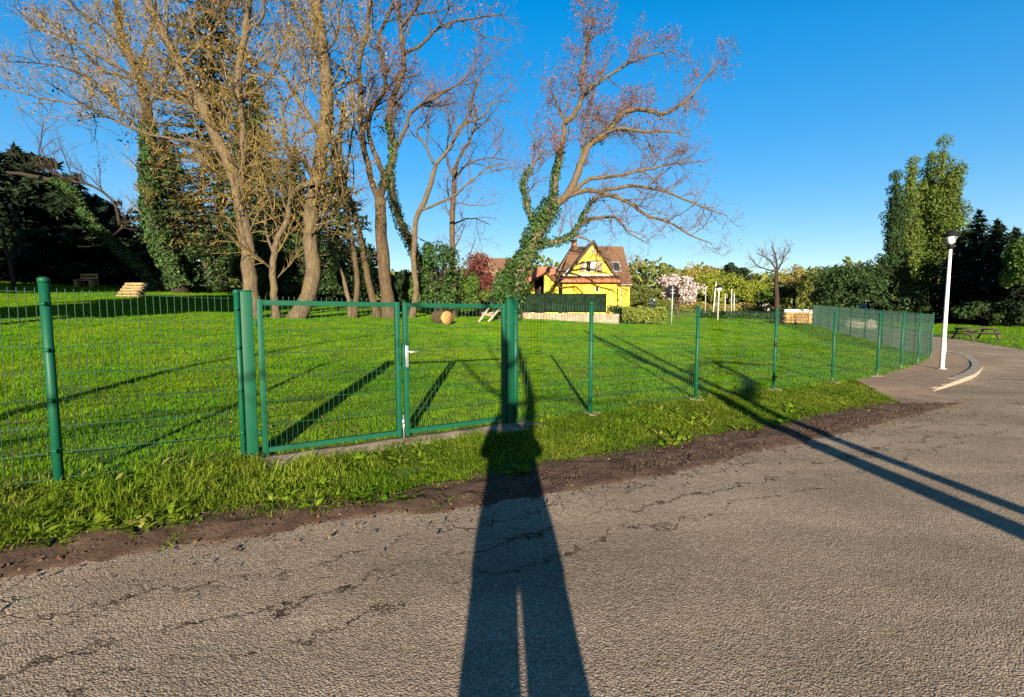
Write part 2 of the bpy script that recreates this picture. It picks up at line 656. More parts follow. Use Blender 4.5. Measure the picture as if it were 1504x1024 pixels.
# distance from the fence line
dt = m.n('ShaderNodeVectorMath', operation='DOT_PRODUCT')
dt.inputs[1].default_value = (FN[0], FN[1], 0)
m.l(m.P(), dt.inputs[0])
tt = m.math('SUBTRACT', dt.outputs['Value'], float(FO @ FN))
ds = m.n('ShaderNodeVectorMath', operation='DOT_PRODUCT')
ds.inputs[1].default_value = (FD[0], FD[1], 0)
m.l(m.P(), ds.inputs[0])
ss = ds.outputs['Value']
# edge direction of the asphalt drifts away from the fence
edge = m.math('ADD', tt, m.math('MULTIPLY', ss, .07))
lines = None
wob = m.math('MULTIPLY', m.math('SUBTRACT', m.noise(1.1, 6, .72), .5), 1.1)
fine = m.math('MULTIPLY', m.math('SUBTRACT', m.noise(9, 5, .8), .5), .14)
for t0, wd, msk in ((-1.95, .014, 2.0), (-2.3, .024, 1.1), (-2.62, .014, 2.7)):
    q = m.math('ABSOLUTE', m.math('SUBTRACT', m.math('ADD', m.math('ADD', edge, wob), fine), t0))
    ln = m.ramp(m.math('DIVIDE', q, wd), [(.4, 1), (1, 0)])
    ln = m.math('MULTIPLY', ln, m.ramp(m.noise(msk, 2), [(.42, 0), (.5, 1)]))
    lines = ln if lines is None else m.math('MAXIMUM', lines, ln)
wp = m.n('ShaderNodeVectorMath', operation='ADD')
nz = m.n('ShaderNodeTexNoise')
nz.inputs['Scale'].default_value = 6
nz.inputs['Detail'].default_value = 5
m.l(m.P(), nz.inputs['Vector'])
sc = m.n('ShaderNodeVectorMath', operation='SCALE')
sc.inputs['Scale'].default_value = .22
m.l(nz.outputs['Color'], sc.inputs[0])
m.l(m.P(), wp.inputs[0])
m.l(sc.outputs[0], wp.inputs[1])
ve = m.n('ShaderNodeTexVoronoi', feature='DISTANCE_TO_EDGE')
ve.inputs['Scale'].default_value = 4.5
m.l(wp.outputs[0], ve.inputs['Vector'])
net = m.ramp(ve.outputs['Distance'], [(.012, 1), (.035, 0)])
band = m.ramp(m.math('DIVIDE', m.math('ADD', edge, 4.0), 4.0), [(.36, 0), (.52, 1)])
net = m.math('MULTIPLY', m.math('MULTIPLY', net, band), m.ramp(m.noise(1.5, 3), [(.48, 0), (.58, .85)]))
# crumbled patches and stains
pat = m.math('MULTIPLY', m.ramp(m.noise(3.2, 6, .78), [(.60, 0), (.66, 1)]), m.ramp(m.math('DIVIDE', m.math('ADD', edge, 4.0), 4.0), [(.38, 0), (.52, 1)]))
spots = m.ramp(m.noise(9, 5, .78), [(.75, 0), (.79, .6)])
crack = m.math('MAXIMUM', m.math('MAXIMUM', lines, net), m.math('MULTIPLY', pat, .75))
crack = m.math('MULTIPLY', m.math('MAXIMUM', crack, spots), m.ramp(m.noise(14, 4, .7), [(.3, .35), (.6, 1)]))
col = m.mix(base, (.035, .026, .02), crack)
m.color(col).set(.95, .04)
h = m.math('SUBTRACT', m.math('MULTIPLY', m.math('ADD', vo.outputs['Distance'], m.math('MULTIPLY', vo2.outputs['Distance'], .35)), -.55), m.math('MULTIPLY', crack, .9))
h = m.math('ADD', h, m.math('MULTIPLY', m.noise(30, 4), .75))
m.bump(h, .0062)
MAT['asphalt'] = m.m
MAT['pave'] = plain('pavement_surface', (.2, .14, .095), .9, .15, var=.22, scale=3, bump=.006)
MAT['litter'] = leaf_mat('dry_leaf', (.06, .035, .018), (.12, .07, .035), (.18, .115, .06), .1)
MAT['chips'] = plain('stone_chips', (.13, .1, .075), .9, .15, var=.5, scale=20)

#@@STRUCTURE
# ------------------------------------------------------------------ ground
def axis(parts):
    out = []
    for a, b, h in parts:
        out += list(np.arange(a, b, h))
    return np.array(out + [parts[-1][1]])


xs = axis([(-900, -200, 70), (-200, -60, 10), (-60, -16, 2), (-16, 16, .25), (16, 60, .8), (60, 200, 8), (200, 900, 70)])
ys = axis([(-300, -60, 30), (-60, -8, 4), (-8, 22, .25), (22, 60, .8), (60, 200, 6), (200, 1500, 100)])
X, Y = np.meshgrid(xs, ys, indexing='ij')
s_, t_ = st(X, Y)
z_ = Z(s_, t_)
roadish = ((s_ < 9.2) & (t_ < t_grass(s_) - .1) & (t_ > -26)) | ((s_ >= 9.2) & (s_ < 58) & (t_ < t_fence(s_) - .12) & (t_ > t_roadlow(s_) + .3))
z_ = z_ - .07 * roadish
a = Acc()
a.grid(np.stack([X, Y, z_], -1).reshape(-1, 3), len(xs), len(ys))
tag(a.build('ground', MAT['turf'], smooth=True), 'rising green lawn and grassland around the road', kind='structure')

sg = axis([(-40, -8, 1), (-8, 12, .05), (12, 30, .25), (30, 58, 1)])
k = np.concatenate([np.linspace(0, .8, 30), np.linspace(.81, 1, 22)])
lo, hi = t_roadlow(sg), t_roadedge(sg)
T = lo[:, None] + (hi - lo)[:, None] * k[None, :]
SS = np.repeat(sg[:, None], len(k), 1)
xx, yy = xy(SS, T)
a = Acc()
a.grid(np.stack([xx, yy, Z(SS, T) + .006], -1).reshape(-1, 3), len(sg), len(k))
tag(a.build('road', MAT['asphalt'], smooth=True), 'worn pale asphalt road with cracked edge', kind='structure')

sg = axis([(-9, 8.5, .04)])
hi, lo = t_grass(sg) + .16, t_soil(sg) - .07
hi = np.where(sg > 7, np.minimum(hi, lo + (8.5 - sg) * .5 + .02), hi)
k = np.linspace(0, 1, 26)
T = lo[:, None] + (hi - lo)[:, None] * k[None, :]
SS = np.repeat(sg[:, None], len(k), 1)
xx, yy = xy(SS, T)
bumpy = (.008 + .03 * vnoise(SS * 4, T * 7, 11) * (vnoise(SS * 1.3, T * 2, 12)) + .022 * vnoise(SS * 13, T * 15, 13) ** 2) * np.sin(np.pi * np.clip(k, .0, 1))[None, :] ** .5 + .004
bumpy[:, 0] = .0
a = Acc()
a.grid(np.stack([xx, yy, Z(SS, T) + .004 + bumpy], -1).reshape(-1, 3), len(sg), len(k))
tag(a.build('soil_strip', MAT['soil'], smooth=True), 'brown loose soil between verge and asphalt', kind='structure')

# pavement behind the kerb at the bend
def z_pave(s, t):
    return zfence(s) + kslope(s) * np.maximum(t, 0) + .012


sg = axis([(6.2, 20, .15), (20, 50, .8)])
lo = np.where(sg < 9.6, t_roadedge(sg), t_kerb(sg)) + .02
diag = np.interp(sg, [6.2, 7.2, 9.7], [-1.98, -1.85, -.02])
hi = np.where(sg < 9.7, np.maximum(diag, lo + .0), t_fence(sg) - .04)
k = np.linspace(0, 1, 10)
T = lo[:, None] + (hi - lo)[:, None] * k[None, :]
SS = np.repeat(sg[:, None], len(k), 1)
xx, yy = xy(SS, T)
ramp_down = sm((SS - 8.2) / 2.0)
zz = (Z(SS, T) + .014) * (1 - ramp_down) + z_pave(SS, T) * ramp_down
a = Acc()
a.grid(np.stack([xx, yy, zz], -1).reshape(-1, 3), len(sg), len(k))
tag(a.build('pavement', MAT['pave'], smooth=True), 'brownish pavement at the bend', kind='structure')

# kerb of single stones
kerb = empty('kerb', (*xy(9.6, float(t_kerb(9.6))), float(zfence(9.6))), 'pale stone kerb curving round the bend under the lamp', 'kerb')
kerb['kind'] = 'structure'
del kerb['category']
s0 = 9.6
i = 0
while s0 < 30:
    s1 = s0 + .62
    pa = np.array(xy(s0 + .008, float(t_kerb(s0 + .008))))
    pb = np.array(xy(s1 - .008, float(t_kerb(s1 - .008))))
    d = (pb - pa) / np.linalg.norm(pb - pa)
    n = np.array([-d[1], d[0]])
    za, zb = float(z_pave(s0, t_kerb(s0))) + .012, float(z_pave(s1, t_kerb(s1))) + .012
    dip = float(np.interp(s0, [9.6, 10.2, 12.2], [-.085, -.05, 0]))
    w = .23
    A = [(*(pa - n * .02), za - .3), (*(pb - n * .02), zb - .3), (*(pb - n * .0), zb + dip), (*(pa - n * .0), za + dip)]
    B = [(*(pa + n * w), za - .3), (*(pb + n * w), zb - .3), (*(pb + n * w), zb + dip + .004), (*(pa + n * w), za + dip + .004)]
    a = Acc()
    a.prism(A, B)
    a.build('kerbstone', MAT['kerbstone'], kerb, bevel=.012)
    s0 = s1
    i += 1

# ------------------------------------------------------------------ grass (stuff)
def tuft_mesh(name, nb, radius, hmin, hmax, wid, lean, mat, loc):
    a = Acc()
    r = radius * np.sqrt(rng.random(nb))
    th = rng.random(nb) * 2 * np.pi
    b0 = np.stack([r * np.cos(th), r * np.sin(th), np.full(nb, -.01)], -1)
    yaw = rng.random(nb) * 2 * np.pi
    d = np.stack([np.cos(yaw), np.sin(yaw), 0 * yaw], -1)
    sd_ = np.stack([-np.sin(yaw), np.cos(yaw), 0 * yaw], -1)
    h = hmin + (hmax - hmin) * rng.random(nb)
    ln = lean * (0.2 + rng.random(nb))
    w = (wid * (.6 + .8 * rng.random(nb)))[:, None]
    up = np.array([[0, 0, 1.0]])
    m1 = b0 + up * (h * .6)[:, None] + d * (h * ln * .35)[:, None]
    tp = b0 + up * (h * (1 - .25 * ln))[:, None] + d * (h * ln)[:, None]
    v = np.stack([b0 - sd_ * w, b0 + sd_ * w, m1 + sd_ * w * .8, m1 - sd_ * w * .8, tp], 1).reshape(-1, 3)
    i0 = np.arange(nb)[:, None] * 5
    a.add(v, i0 + np.array([[0, 1, 2, 3]]))
    a.f.setdefault(3, []).append(i0 + np.array([[3, 2, 4]]))
    o = a.build(name, mat)
    o.location = loc
    tag(o, kind='stuff')
    o['label'] = 'short green grass tuft standing in the turf'
    return o


def gp(s, t):
    x, y = xy(s, t)
    return (x, y, float(Z(s, t)))


LAWN_T = [tuft_mesh('lawn_tuft', 60, .13, .02, .044, .0021, .55, MAT['grass'], gp(-3.2, 2.2)),
          tuft_mesh('lawn_tuft', 60, .13, .018, .05, .0022, .6, MAT['grass'], gp(-2.4, 2.0)),
          tuft_mesh('lawn_tuft', 40, .13, .03, .07, .0028, .7, MAT['grass'], gp(-1.6, 2.4))]
VERGE_T = [tuft_mesh('verge_tuft', 46, .09, .05, .13, .0025, .85, MAT['verge_grass'], gp(-3.4, -.5)),
           tuft_mesh('verge_tuft', 44, .1, .03, .10, .003, 1.05, MAT['verge_grass'], gp(-2.6, -.55)),
           tuft_mesh('verge_tuft', 30, .08, .05, .18, .0026, 1.0, MAT['verge_grass'], gp(-3.9, -.4)),
           tuft_mesh('verge_tuft', 44, .1, .02, .06, .003, 1.1, MAT['verge_grass'], gp(-1.2, -.6))]


WEED = []
for i_ in range(3):
    a = Acc()
    for l_ in range(9):
        yaw = rnd.random() * 6.283
        L_, w_ = rnd.uniform(.06, .13), rnd.uniform(.008, .018)
        e = np.array([math.cos(yaw), math.sin(yaw), 0])
        f = np.array([-e[1], e[0], 0])
        u0 = rnd.uniform(.3, .75)
        zs = [0.0, L_ * u0 * .5, L_ * u0 * .75, L_ * u0 * .7]
        rs_ = [0.005, L_ * .35, L_ * .7, L_]
        ws = [.003, w_, w_ * .85, .001]
        v = np.array([e * rs_[q] + f * ws[q] * sg3 + np.array([0, 0, zs[q]]) for q in range(4) for sg3 in (-1, 1)])
        a.add(v, [(0, 1, 3, 2), (2, 3, 5, 4), (4, 5, 7, 6)])
    o = a.build('verge_weed', MAT['verge_grass'])
    o.location = gp(-3.3 + i_ * .3, -.65)
    tag(o, 'broad-leaved weed rosette among the verge grass', kind='stuff')
    WEED.append(o)


def scatter(name, label, pts, sources, rot, scl, idx):
    me = bpy.data.meshes.new(name)
    me.vertices.add(len(pts))
    me.vertices.foreach_set('co', np.asarray(pts, np.float32).ravel())
    at = me.attributes.new('rot', 'FLOAT_VECTOR', 'POINT')
    at.data.foreach_set('vector', np.asarray(rot, np.float32).ravel())
    at = me.attributes.new('scl', 'FLOAT_VECTOR', 'POINT')
    at.data.foreach_set('vector', np.asarray(scl, np.float32).ravel())
    at = me.attributes.new('idx', 'INT', 'POINT')
    at.data.foreach_set('value', np.asarray(idx, np.int32))
    me.update()
    o = bpy.data.objects.new(name, me)
    COL.objects.link(o)
    g = bpy.data.node_groups.new(name, 'GeometryNodeTree')
    g.interface.new_socket('Geometry', in_out='INPUT', socket_type='NodeSocketGeometry')
    g.interface.new_socket('Geometry', in_out='OUTPUT', socket_type='NodeSocketGeometry')
    gi, go = g.nodes.new('NodeGroupInput'), g.nodes.new('NodeGroupOutput')
    ip = g.nodes.new('GeometryNodeInstanceOnPoints')
    ip.inputs['Pick Instance'].default_value = True
    jn = g.nodes.new('GeometryNodeJoinGeometry')
    for src in reversed(sources):
        oi = g.nodes.new('GeometryNodeObjectInfo')
        oi.inputs['Object'].default_value = src
        oi.inputs['As Instance'].default_value = True
        oi.transform_space = 'ORIGINAL'
        g.links.new(oi.outputs['Geometry'], jn.inputs[0])

    def attr(nm, ty):
        n = g.nodes.new('GeometryNodeInputNamedAttribute')
        n.data_type = ty
        n.inputs['Name'].default_value = nm
        return n.outputs['Attribute']
    g.links.new(gi.outputs[0], ip.inputs['Points'])
    g.links.new(jn.outputs[0], ip.inputs['Instance'])
    g.links.new(attr('idx', 'INT'), ip.inputs['Instance Index'])
    er = g.nodes.new('FunctionNodeEulerToRotation')
    g.links.new(attr('rot', 'FLOAT_VECTOR'), er.inputs[0])
    g.links.new(er.outputs[0], ip.inputs['Rotation'])
    g.links.new(attr('scl', 'FLOAT_VECTOR'), ip.inputs['Scale'])
    g.links.new(ip.outputs[0], go.inputs[0])
    md = o.modifiers.new('scatter', 'NODES')
    md.node_group = g
    return tag(o, label, kind='stuff')


# lawn: thin out with distance, only where the lot is
LAWN = []
for y0, y1, dens, sc_ in ((2.0, 8, 105, .95), (8, 13, 70, 1.1), (13, 20, 42, 1.4), (20, 32, 20, 2.0), (32, 60, 7, 2.9)):
    half = 1.12 * y1 + 2
    n = int((y1 - y0) * 2 * half * dens)
    x = (rng.random(n) * 2 - 1) * half
    y = y0 + (y1 - y0) * rng.random(n)
    s, t = st(x, y)
    ok = (np.abs(x) < 1.12 * y + 1.5) & (t > np.where(s < 9, -.05, t_fence(s) + .02)) & (s < 45)
    x, y, s, t = x[ok], y[ok], s[ok], t[ok]
    LAWN.append((x, y, s, t, np.full(len(x), sc_)))
x, y, s, t, sc_ = [np.concatenate(q) for q in zip(*LAWN)]
n = len(x)
gate = (s > -2.95) & (s < .2) & (t < .12)
keep = ~gate
x, y, s, t, sc_ = x[keep], y[keep], s[keep], t[keep], sc_[keep]
n = len(x)
rot = np.stack([(rng.random(n) - .5) * .3, (rng.random(n) - .5) * .3, rng.random(n) * 6.283], -1)
hgt = .7 + .45 * vnoise(x * .9, y * .9, 21) + .2 * rng.random(n)
hgt = hgt * np.where(t < .5, 1.35, 1.0)
scl = np.stack([sc_, sc_, sc_ ** .55 * hgt], -1)
scatter('lawn_grass', 'short sunlit lawn grass inside the green fence', np.stack([x, y, Z(s, t)], -1), LAWN_T, rot, scl, rng.integers(0, 3, n))

# verge between fence and soil
n = 6800
s = -8 + 17.5 * rng.random(n) ** 1.15
t = -2.3 * rng.random(n) + .15
tg = t_grass(s)
edge_p = np.clip((t - tg + .12) / .3, 0, 1) + .10 * (t > tg - .32) * (vnoise(s * 3, t * 3, 77) > .5)
slab = (s > -2.9) & (s < .3) & (t > -.33 + .12 * vnoise(s * 4, t * 0, 15))
ok = (t > tg - .32) & (rng.random(n) < edge_p) & ~slab & (t < np.where(s < 9.6, np.interp(s, [6.2, 7.2, 9.7], [9, 9, 9]), -9))
ok &= (s < 7.0) | (t > np.interp(s, [6.2, 7.2, 9.7], [-1.98, -1.85, -.02]))
bare = vnoise(s * 2.2, t * 3, 31)
near_f = np.exp(-(t / .14) ** 2)
ok &= ~((bare > .55) & (rng.random(n) < near_f * .8 + .1))
s, t = s[ok], t[ok]
n = len(s)
x, y = xy(s, t)
lush = np.interp(s, [-6, -2.9, -1.8, -.5, 1, 8], [1.0, .95, .62, .4, .38, .36]) * (.5 + .95 * vnoise(s * 1.6, t * 1.6, 33))
lush *= np.clip(.5 + (t - t_grass(s)) * 1.2, .3, 1)
rot = np.stack([(rng.random(n) - .5) * .5, (rng.random(n) - .5) * .5, rng.random(n) * 6.283], -1)
scl = np.stack([np.ones(n) * 1.1, np.ones(n) * 1.1, lush], -1) * (.8 + .4 * rng.random(n))[:, None]
scatter('verge_grass', 'longer rough grass on the verge outside the fence', np.stack([x, y, Z(s, t) + .01], -1), VERGE_T, rot, scl, rng.integers(0, 4, n))

n = 1500
s = -8 + 13 * rng.random(n)
t = t_grass(s) - .06 + (.2 - t_grass(s)) * rng.random(n) ** 1.2
ok = (vnoise(s * 2.5, t * 2.5, 51) > np.interp(s, [-3, 0], [.45, .68])) & ~((s > -2.95) & (s < .35) & (t > -.4)) & (t < .3)
s, t = s[ok], t[ok]
n = len(s)
x, y = xy(s, t)
rot = np.stack([(rng.random(n) - .5) * .3, (rng.random(n) - .5) * .3, rng.random(n) * 6.283], -1)
scl = np.repeat((.6 + .8 * rng.random(n))[:, None], 3, 1)
scatter('verge_weeds', 'broad-leaved weeds in the verge grass', np.stack([x, y, Z(s, t) + .015], -1), WEED, rot, scl, rng.integers(0, 3, n))

# far bank grass across the road on the right, and outside the lot
n = 2600
x = 16 + 40 * rng.random(n)
y = 12 + 34 * rng.random(n)
s, t = st(x, y)
ok = (t < t_roadlow(s) - .1) & (x < 1.15 * y + 2)
x, y, s, t = x[ok], y[ok], s[ok], t[ok]
n = len(x)
rot = np.stack([np.zeros(n), np.zeros(n), rng.random(n) * 6.283], -1)
scl = np.stack([np.full(n, 3.2), np.full(n, 3.2), 2.4 + rng.random(n)], -1)
scatter('bank_grass', 'grass on the far side of the bend', np.stack([x, y, Z(s, t)], -1), LAWN_T, rot, scl, rng.integers(0, 3, n))

# leaf litter and stone chips along the road edge
n = 900
s = -7 + 15 * rng.random(n)
t = t_grass(s) + .1 - np.abs(rng.normal(size=n)) * .45
x, y = xy(s, t)
a = Acc()
a.leaves(np.stack([x, y, Z(s, t) + .03], -1), np.full(n, .014), np.tile(np.array([[0, 0, 1.0]]), (n, 1)))
tag(a.build('leaf_litter', MAT['litter']), 'dry leaf bits along the soil edge', kind='stuff')
def crumbs(name, label, n, off, spread, smin, smax, mat):
    s = -6 + 14 * rng.random(n)
    t = t_soil(s) + off + rng.normal(size=n) * spread
    t = np.minimum(t, t_grass(s) + .1)
    x, y = xy(s, t)
    a = Acc()
    sz = smin + (smax - smin) * rng.random(n) ** 3
    c = np.stack([x, y, Z(s, t) + .012 + .02 * (t > t_soil(s)) + sz * .2], -1)
    base = np.array([(1, 0, 0), (-1, 0, 0), (0, 1, 0), (0, -1, 0), (0, 0, .7), (0, 0, -.7)])
    v = c[:, None, :] + sz[:, None, None] * base[None] * (.6 + .8 * rng.random((n, 6, 1))) + rng.normal(size=(n, 6, 3)) * sz[:, None, None] * .25
    f = np.array([(0, 2, 4), (2, 1, 4), (1, 3, 4), (3, 0, 4), (2, 0, 5), (1, 2, 5), (3, 1, 5), (0, 3, 5)])
    a.add(v.reshape(-1, 3), (np.arange(n)[:, None, None] * 6 + f[None]).reshape(-1, 3))
    tag(a.build(name, MAT[mat]), label, kind='stuff')


crumbs('soil_clods', 'small clods of brown earth on the soil strip', 6000, .28, .24, .003, .014, 'soil')
crumbs('stone_chips', 'small loose stones along the asphalt edge', 1800, -.05, .22, .002, .008, 'chips')

n = 700
s = -9 + 24 * rng.random(n)
t = .2 + 16 * rng.random(n) ** 1.3
x, y = xy(s, t)
a = Acc()
a.leaves(np.stack([x, y, Z(s, t) + .035], -1), np.full(n, .02), np.tile(np.array([[0, 0, 1.0]]), (n, 1)))
tw_ = []
for q in range(160):
    an = rnd.random() * 6.283
    l_ = rnd.uniform(.08, .35)
    p_ = np.array([x[q], y[q], float(Z(s[q], t[q])) + .035])
    e = np.array([math.cos(an), math.sin(an), .05]) * l_
    tw_.append((np.array([p_, p_ + e * .5 + [0, 0, .01], p_ + e]), np.array([.004, .0035, .002])))
a.tubes(tw_, 4)
tag(a.build('lawn_litter', MAT['litter']), 'dead leaves and fallen twigs lying on the lawn', kind='stuff')

# concrete threshold under the gate
a = Acc()
sg = np.linspace(-2.95, .35, 60)
kk = np.linspace(0, 1, 7)
front = -.30 - .1 * vnoise(sg * 1.3, 0 * sg, 8) - .05 * vnoise(sg * 6, 0 * sg, 9)
back = .06 + .05 * vnoise(sg * 3, 0 * sg, 10)
T = front[:, None] + (back - front)[:, None] * kk[None, :]
SS = np.repeat(sg[:, None], len(kk), 1)
xx, yy = xy(SS, T)
zz = Z(SS, np.clip(T, -.3, -.05)) + .006 + .016 * vnoise(SS * 5, T * 5, 2)
zz[:, 0] -= .05
zz[:, -1] -= .05
zz[0, :] -= .05
zz[-1, :] -= .05
a.grid(np.stack([xx, yy, zz], -1).reshape(-1, 3), len(sg), len(kk))
m = M('dirty_concrete')
n1, n2 = m.noise(3.2, 6, .75), m.noise(40, 5, .7)
m.color(m.mix(m.ramp(n1, [(.34, (.12, .085, .055)), (.5, (.25, .19, .13)), (.7, (.34, .28, .21))]), m.ramp(n2, [(.3, .75), (.7, 1.2)]), 1.0, 'MULTIPLY')).set(.95, .1).bump(n2, .008)
MAT['dirty_concrete'] = m.m
tag(a.build('threshold', MAT['dirty_concrete'], smooth=True), 'worn pale concrete strip under the gate', kind='structure')

# ------------------------------------------------------------------ green mesh fence and gate
PH = 1.60       # post height
WH = 1.53       # wire panel height


def fpt(s, t, h):
    x, y = xy(s, t)
    return np.array([x, y, float(Z(s, max(t, 0))) + h])


def round_post(s, t, parent, r=.032, footing=True, h=PH):
    b = fpt(s, t, -.12)
    tp = fpt(s, t, h)
    a = Acc()
    a.tubes([(np.array([b, b * .5 + tp * .5, tp]), np.array([r, r, r]))], 14, caps=True)
    o = a.build('post', MAT['green_paint'], parent, smooth=False)
    for p in o.data.polygons:
        p.use_smooth = len(p.vertices) == 4
    a = Acc()
    tp2 = tp + np.array([0, 0, .012])
    a.tubes([(np.array([tp - [0, 0, .03], tp + [0, 0, .004], tp + [0, 0, .016]]), np.array([r + .004, r + .004, r * .55]))], 14, caps=True)
    a.build('post_cap', MAT['green_paint'], o)
    if s < 12:
        for h_ in (.28, .68, 1.08, 1.44):
            a = Acc()
            c = fpt(s, t, h_)
            a.tubes([(np.array([c - [0, 0, .017], c + [0, 0, .017]]), np.array([r + .0016, r + .0016]))], 12, caps=True)
            a.box(c + np.array([-FN[0], -FN[1], 0]) * (r + .008), (.02, .02, .03), Matrix.Rotation(math.atan2(FD[1], FD[0]), 3, 'Z'))
            a.build('clamp', MAT['green_paint'], o)
    if footing:
        a = Acc()
        n = 11
        ang = np.arange(n) / n * 2 * np.pi
        q = .15 * (.7 + .6 * rng.random(n))
        c = fpt(s, t, 0)
        fx, fy = np.cos(ang) * q, np.sin(ang) * q * .8
        lo_ = np.stack([c[0] + fx * 1.15, c[1] + fy * 1.15, np.full(n, c[2] - .08)], -1)
        hi_ = np.stack([c[0] + fx, c[1] + fy, c[2] + .012 + .02 * rng.random(n)], -1)
        a.prism(lo_, hi_)
        a.build('concrete_footing', MAT['dirty_concrete'], parent, bevel=.012)
    return o


def wire_panel(p0, p1, parent, h0=.05, height=WH - .05, spike=.03, step=.05, r=.0024, n_h=8, name='wire_panel'):
    """p0, p1: base points on the ground at the two ends"""
    p0, p1 = np.array(p0), np.array(p1)
    L = np.linalg.norm(p1[:2] - p0[:2])
    d = (p1 - p0) / L
    nv = int(L / step)
    nrm = np.array([d[1], -d[0], 0])
    up = np.array([0, 0, 1.0])
    lines = []
    for i in range(nv + 1):
        b = p0 + d * (i * step + (L - nv * step) / 2 + rnd.uniform(-.004, .004)) + up * h0
        lines.append((np.array([b, b + up * (height + spike)]), np.array([r, r])))
    fold = (.0, .42, .86)
    for j in range(n_h):
        hh = h0 + height * j / (n_h - 1)
        for q in (-.006, .006):
            o_ = nrm * q
            a0, a1 = p0 + up * hh + o_, p1 + up * hh + o_
            lines.append((np.array([a0, a1]), np.array([r * 1.15, r * 1.15])))
    a = Acc()
    a.tubes(lines, 4)
    return tag(a.build(name, MAT['green_wire'], parent), kind='stuff')


fl = empty('wire_fence', fpt(-4.31, 0, 0), 'green wire mesh fence left of the gate with one thick round post in view', 'fence')
round_post(-6.81, 0, fl, .033, False)
round_post(-4.31, 0, fl, .034, False, 1.63)
round_post(-3.02, 0, fl, .025, False)
wire_panel(fpt(-6.77, 0, 0), fpt(-4.36, 0, 0), fl)
wire_panel(fpt(-4.26, 0, 0), fpt(-3.07, 0, 0), fl)


def square_post(s0, s1, parent, h=PH, dep=.07):
    c = (fpt(s0, 0, 0) + fpt(s1, 0, 0)) / 2
    a = Acc()
    R = Matrix.Rotation(math.atan2(FD[1], FD[0]), 3, 'Z')
    a.box(c + np.array([0, 0, h / 2 - .06]), (abs(s1 - s0), dep, h + .12), R)
    o = a.build('gate_post', MAT['green_paint'], parent, bevel=.006)
    a = Acc()
    a.box(c + np.array([0, 0, h + .006]), (abs(s1 - s0) + .008, dep + .008, .012), R)
    a.build('post_cap', MAT['green_paint'], o)
    return o


square_post(-2.993, -2.895, fl)

fr = empty('wire_fence', fpt(.1, 0, 0), 'long green wire mesh fence running right from the gate along the road to the bend', 'fence')
square_post(-.085, .005, fr)
posts = [.055, 1.34, 3.75, 6.2, 8.65, 11.05]
for s in posts:
    round_post(s, 0, fr, .03 if s < 1 else .028, s > 1)
rest = [(13.5, .31), (16.0, .68), (18.5, 1.07)]
for s, t in rest:
    round_post(s, t, fr, .03, False)
allp = [(s, 0) for s in posts] + rest
for (sa, ta), (sb, tb) in zip(allp[:-1], allp[1:]):
    d = np.array([sb - sa, tb - ta])
    d = d / np.linalg.norm(d) * .035
    wire_panel(fpt(sa + d[0], ta + d[1], 0), fpt(sb - d[0], tb - d[1], 0), fr, r=.0024 if sa < 3 else .0019)

bfence = empty('wire_fence', fpt(18.6, 1.1, 0), 'green wire mesh fence running back from the corner at the bend', 'fence')
pa, pb = np.array([18.5, 1.07]), np.array([35.3, 12.9])
nb = 8
for i in range(1, nb + 1):
    q = pa + (pb - pa) * i / nb
    q0 = pa + (pb - pa) * (i - 1) / nb
    round_post(q[0], q[1], bfence, .03, False)
    dd = (pb - pa) / np.linalg.norm(pb - pa) * .035
    wire_panel(fpt(*(q0 + dd), 0), fpt(*(q - dd), 0), bfence, r=.0044)


def gate_leaf(s0, s1, label, handle):
    base = fpt(s0, 0, 0)
    g = empty('gate_leaf', base, label, 'gate', 'two leaves of the green gate')
    z0 = .03
    dz = float(Z(s1, 0) - Z(s0, 0))
    R = Matrix.Rotation(math.atan2(FD[1], FD[0]), 3, 'Z')
    w, dp = .05, .05
    mid = lambda a_, b_, h_: (fpt(a_, 0, h_) + fpt(b_, 0, h_)) / 2
    for nm, sa in (('left', s0), ('right', s1 - w)):
        a = Acc()
        c = fpt(sa + w / 2, 0, z0 + (PH - .07 - z0) / 2)
        a.box(c, (w, dp, PH - .07 - z0), R)
        a.build('stile', MAT['green_paint'], g, bevel=.004)
    for h_ in (z0 + .05, PH - .07 - .03):
        a = Acc()
        p, q = fpt(s0 + w + .001, 0, h_), fpt(s1 - w - .001, 0, h_)
        hh = .045
        dx = np.array([FN[0], FN[1], 0]) * dp / 2 * .9
        A = [p - dx - [0, 0, hh / 2], q - dx - [0, 0, hh / 2], q - dx + [0, 0, hh / 2], p - dx + [0, 0, hh / 2]]
        B = [p + dx - [0, 0, hh / 2], q + dx - [0, 0, hh / 2], q + dx + [0, 0, hh / 2], p + dx + [0, 0, hh / 2]]
        a.prism(A, B)
        a.build('rail', MAT['green_paint'], g, bevel=.003)
    p0, p1 = fpt(s0 + w + .004, -.012, .1), fpt(s1 - w - .004, -.012, .1)
    wire_panel(p0, p1, g, 0, PH - .07 - .06 - .1, .02, n_h=7, name='wire_infill')
    # spikes over the top rail
    a = Acc()
    n = int((s1 - s0) / .05)
    ls = []
    for i in range(n):
        c = fpt(s0 + .03 + i * .05, 0, PH - .075)
        ls.append((np.array([c, c + [0, 0, .035]]), np.array([.003, .003])))
    a.tubes(ls, 4)
    tag(a.build('spikes', MAT['green_wire'], g), kind='stuff')
    return g


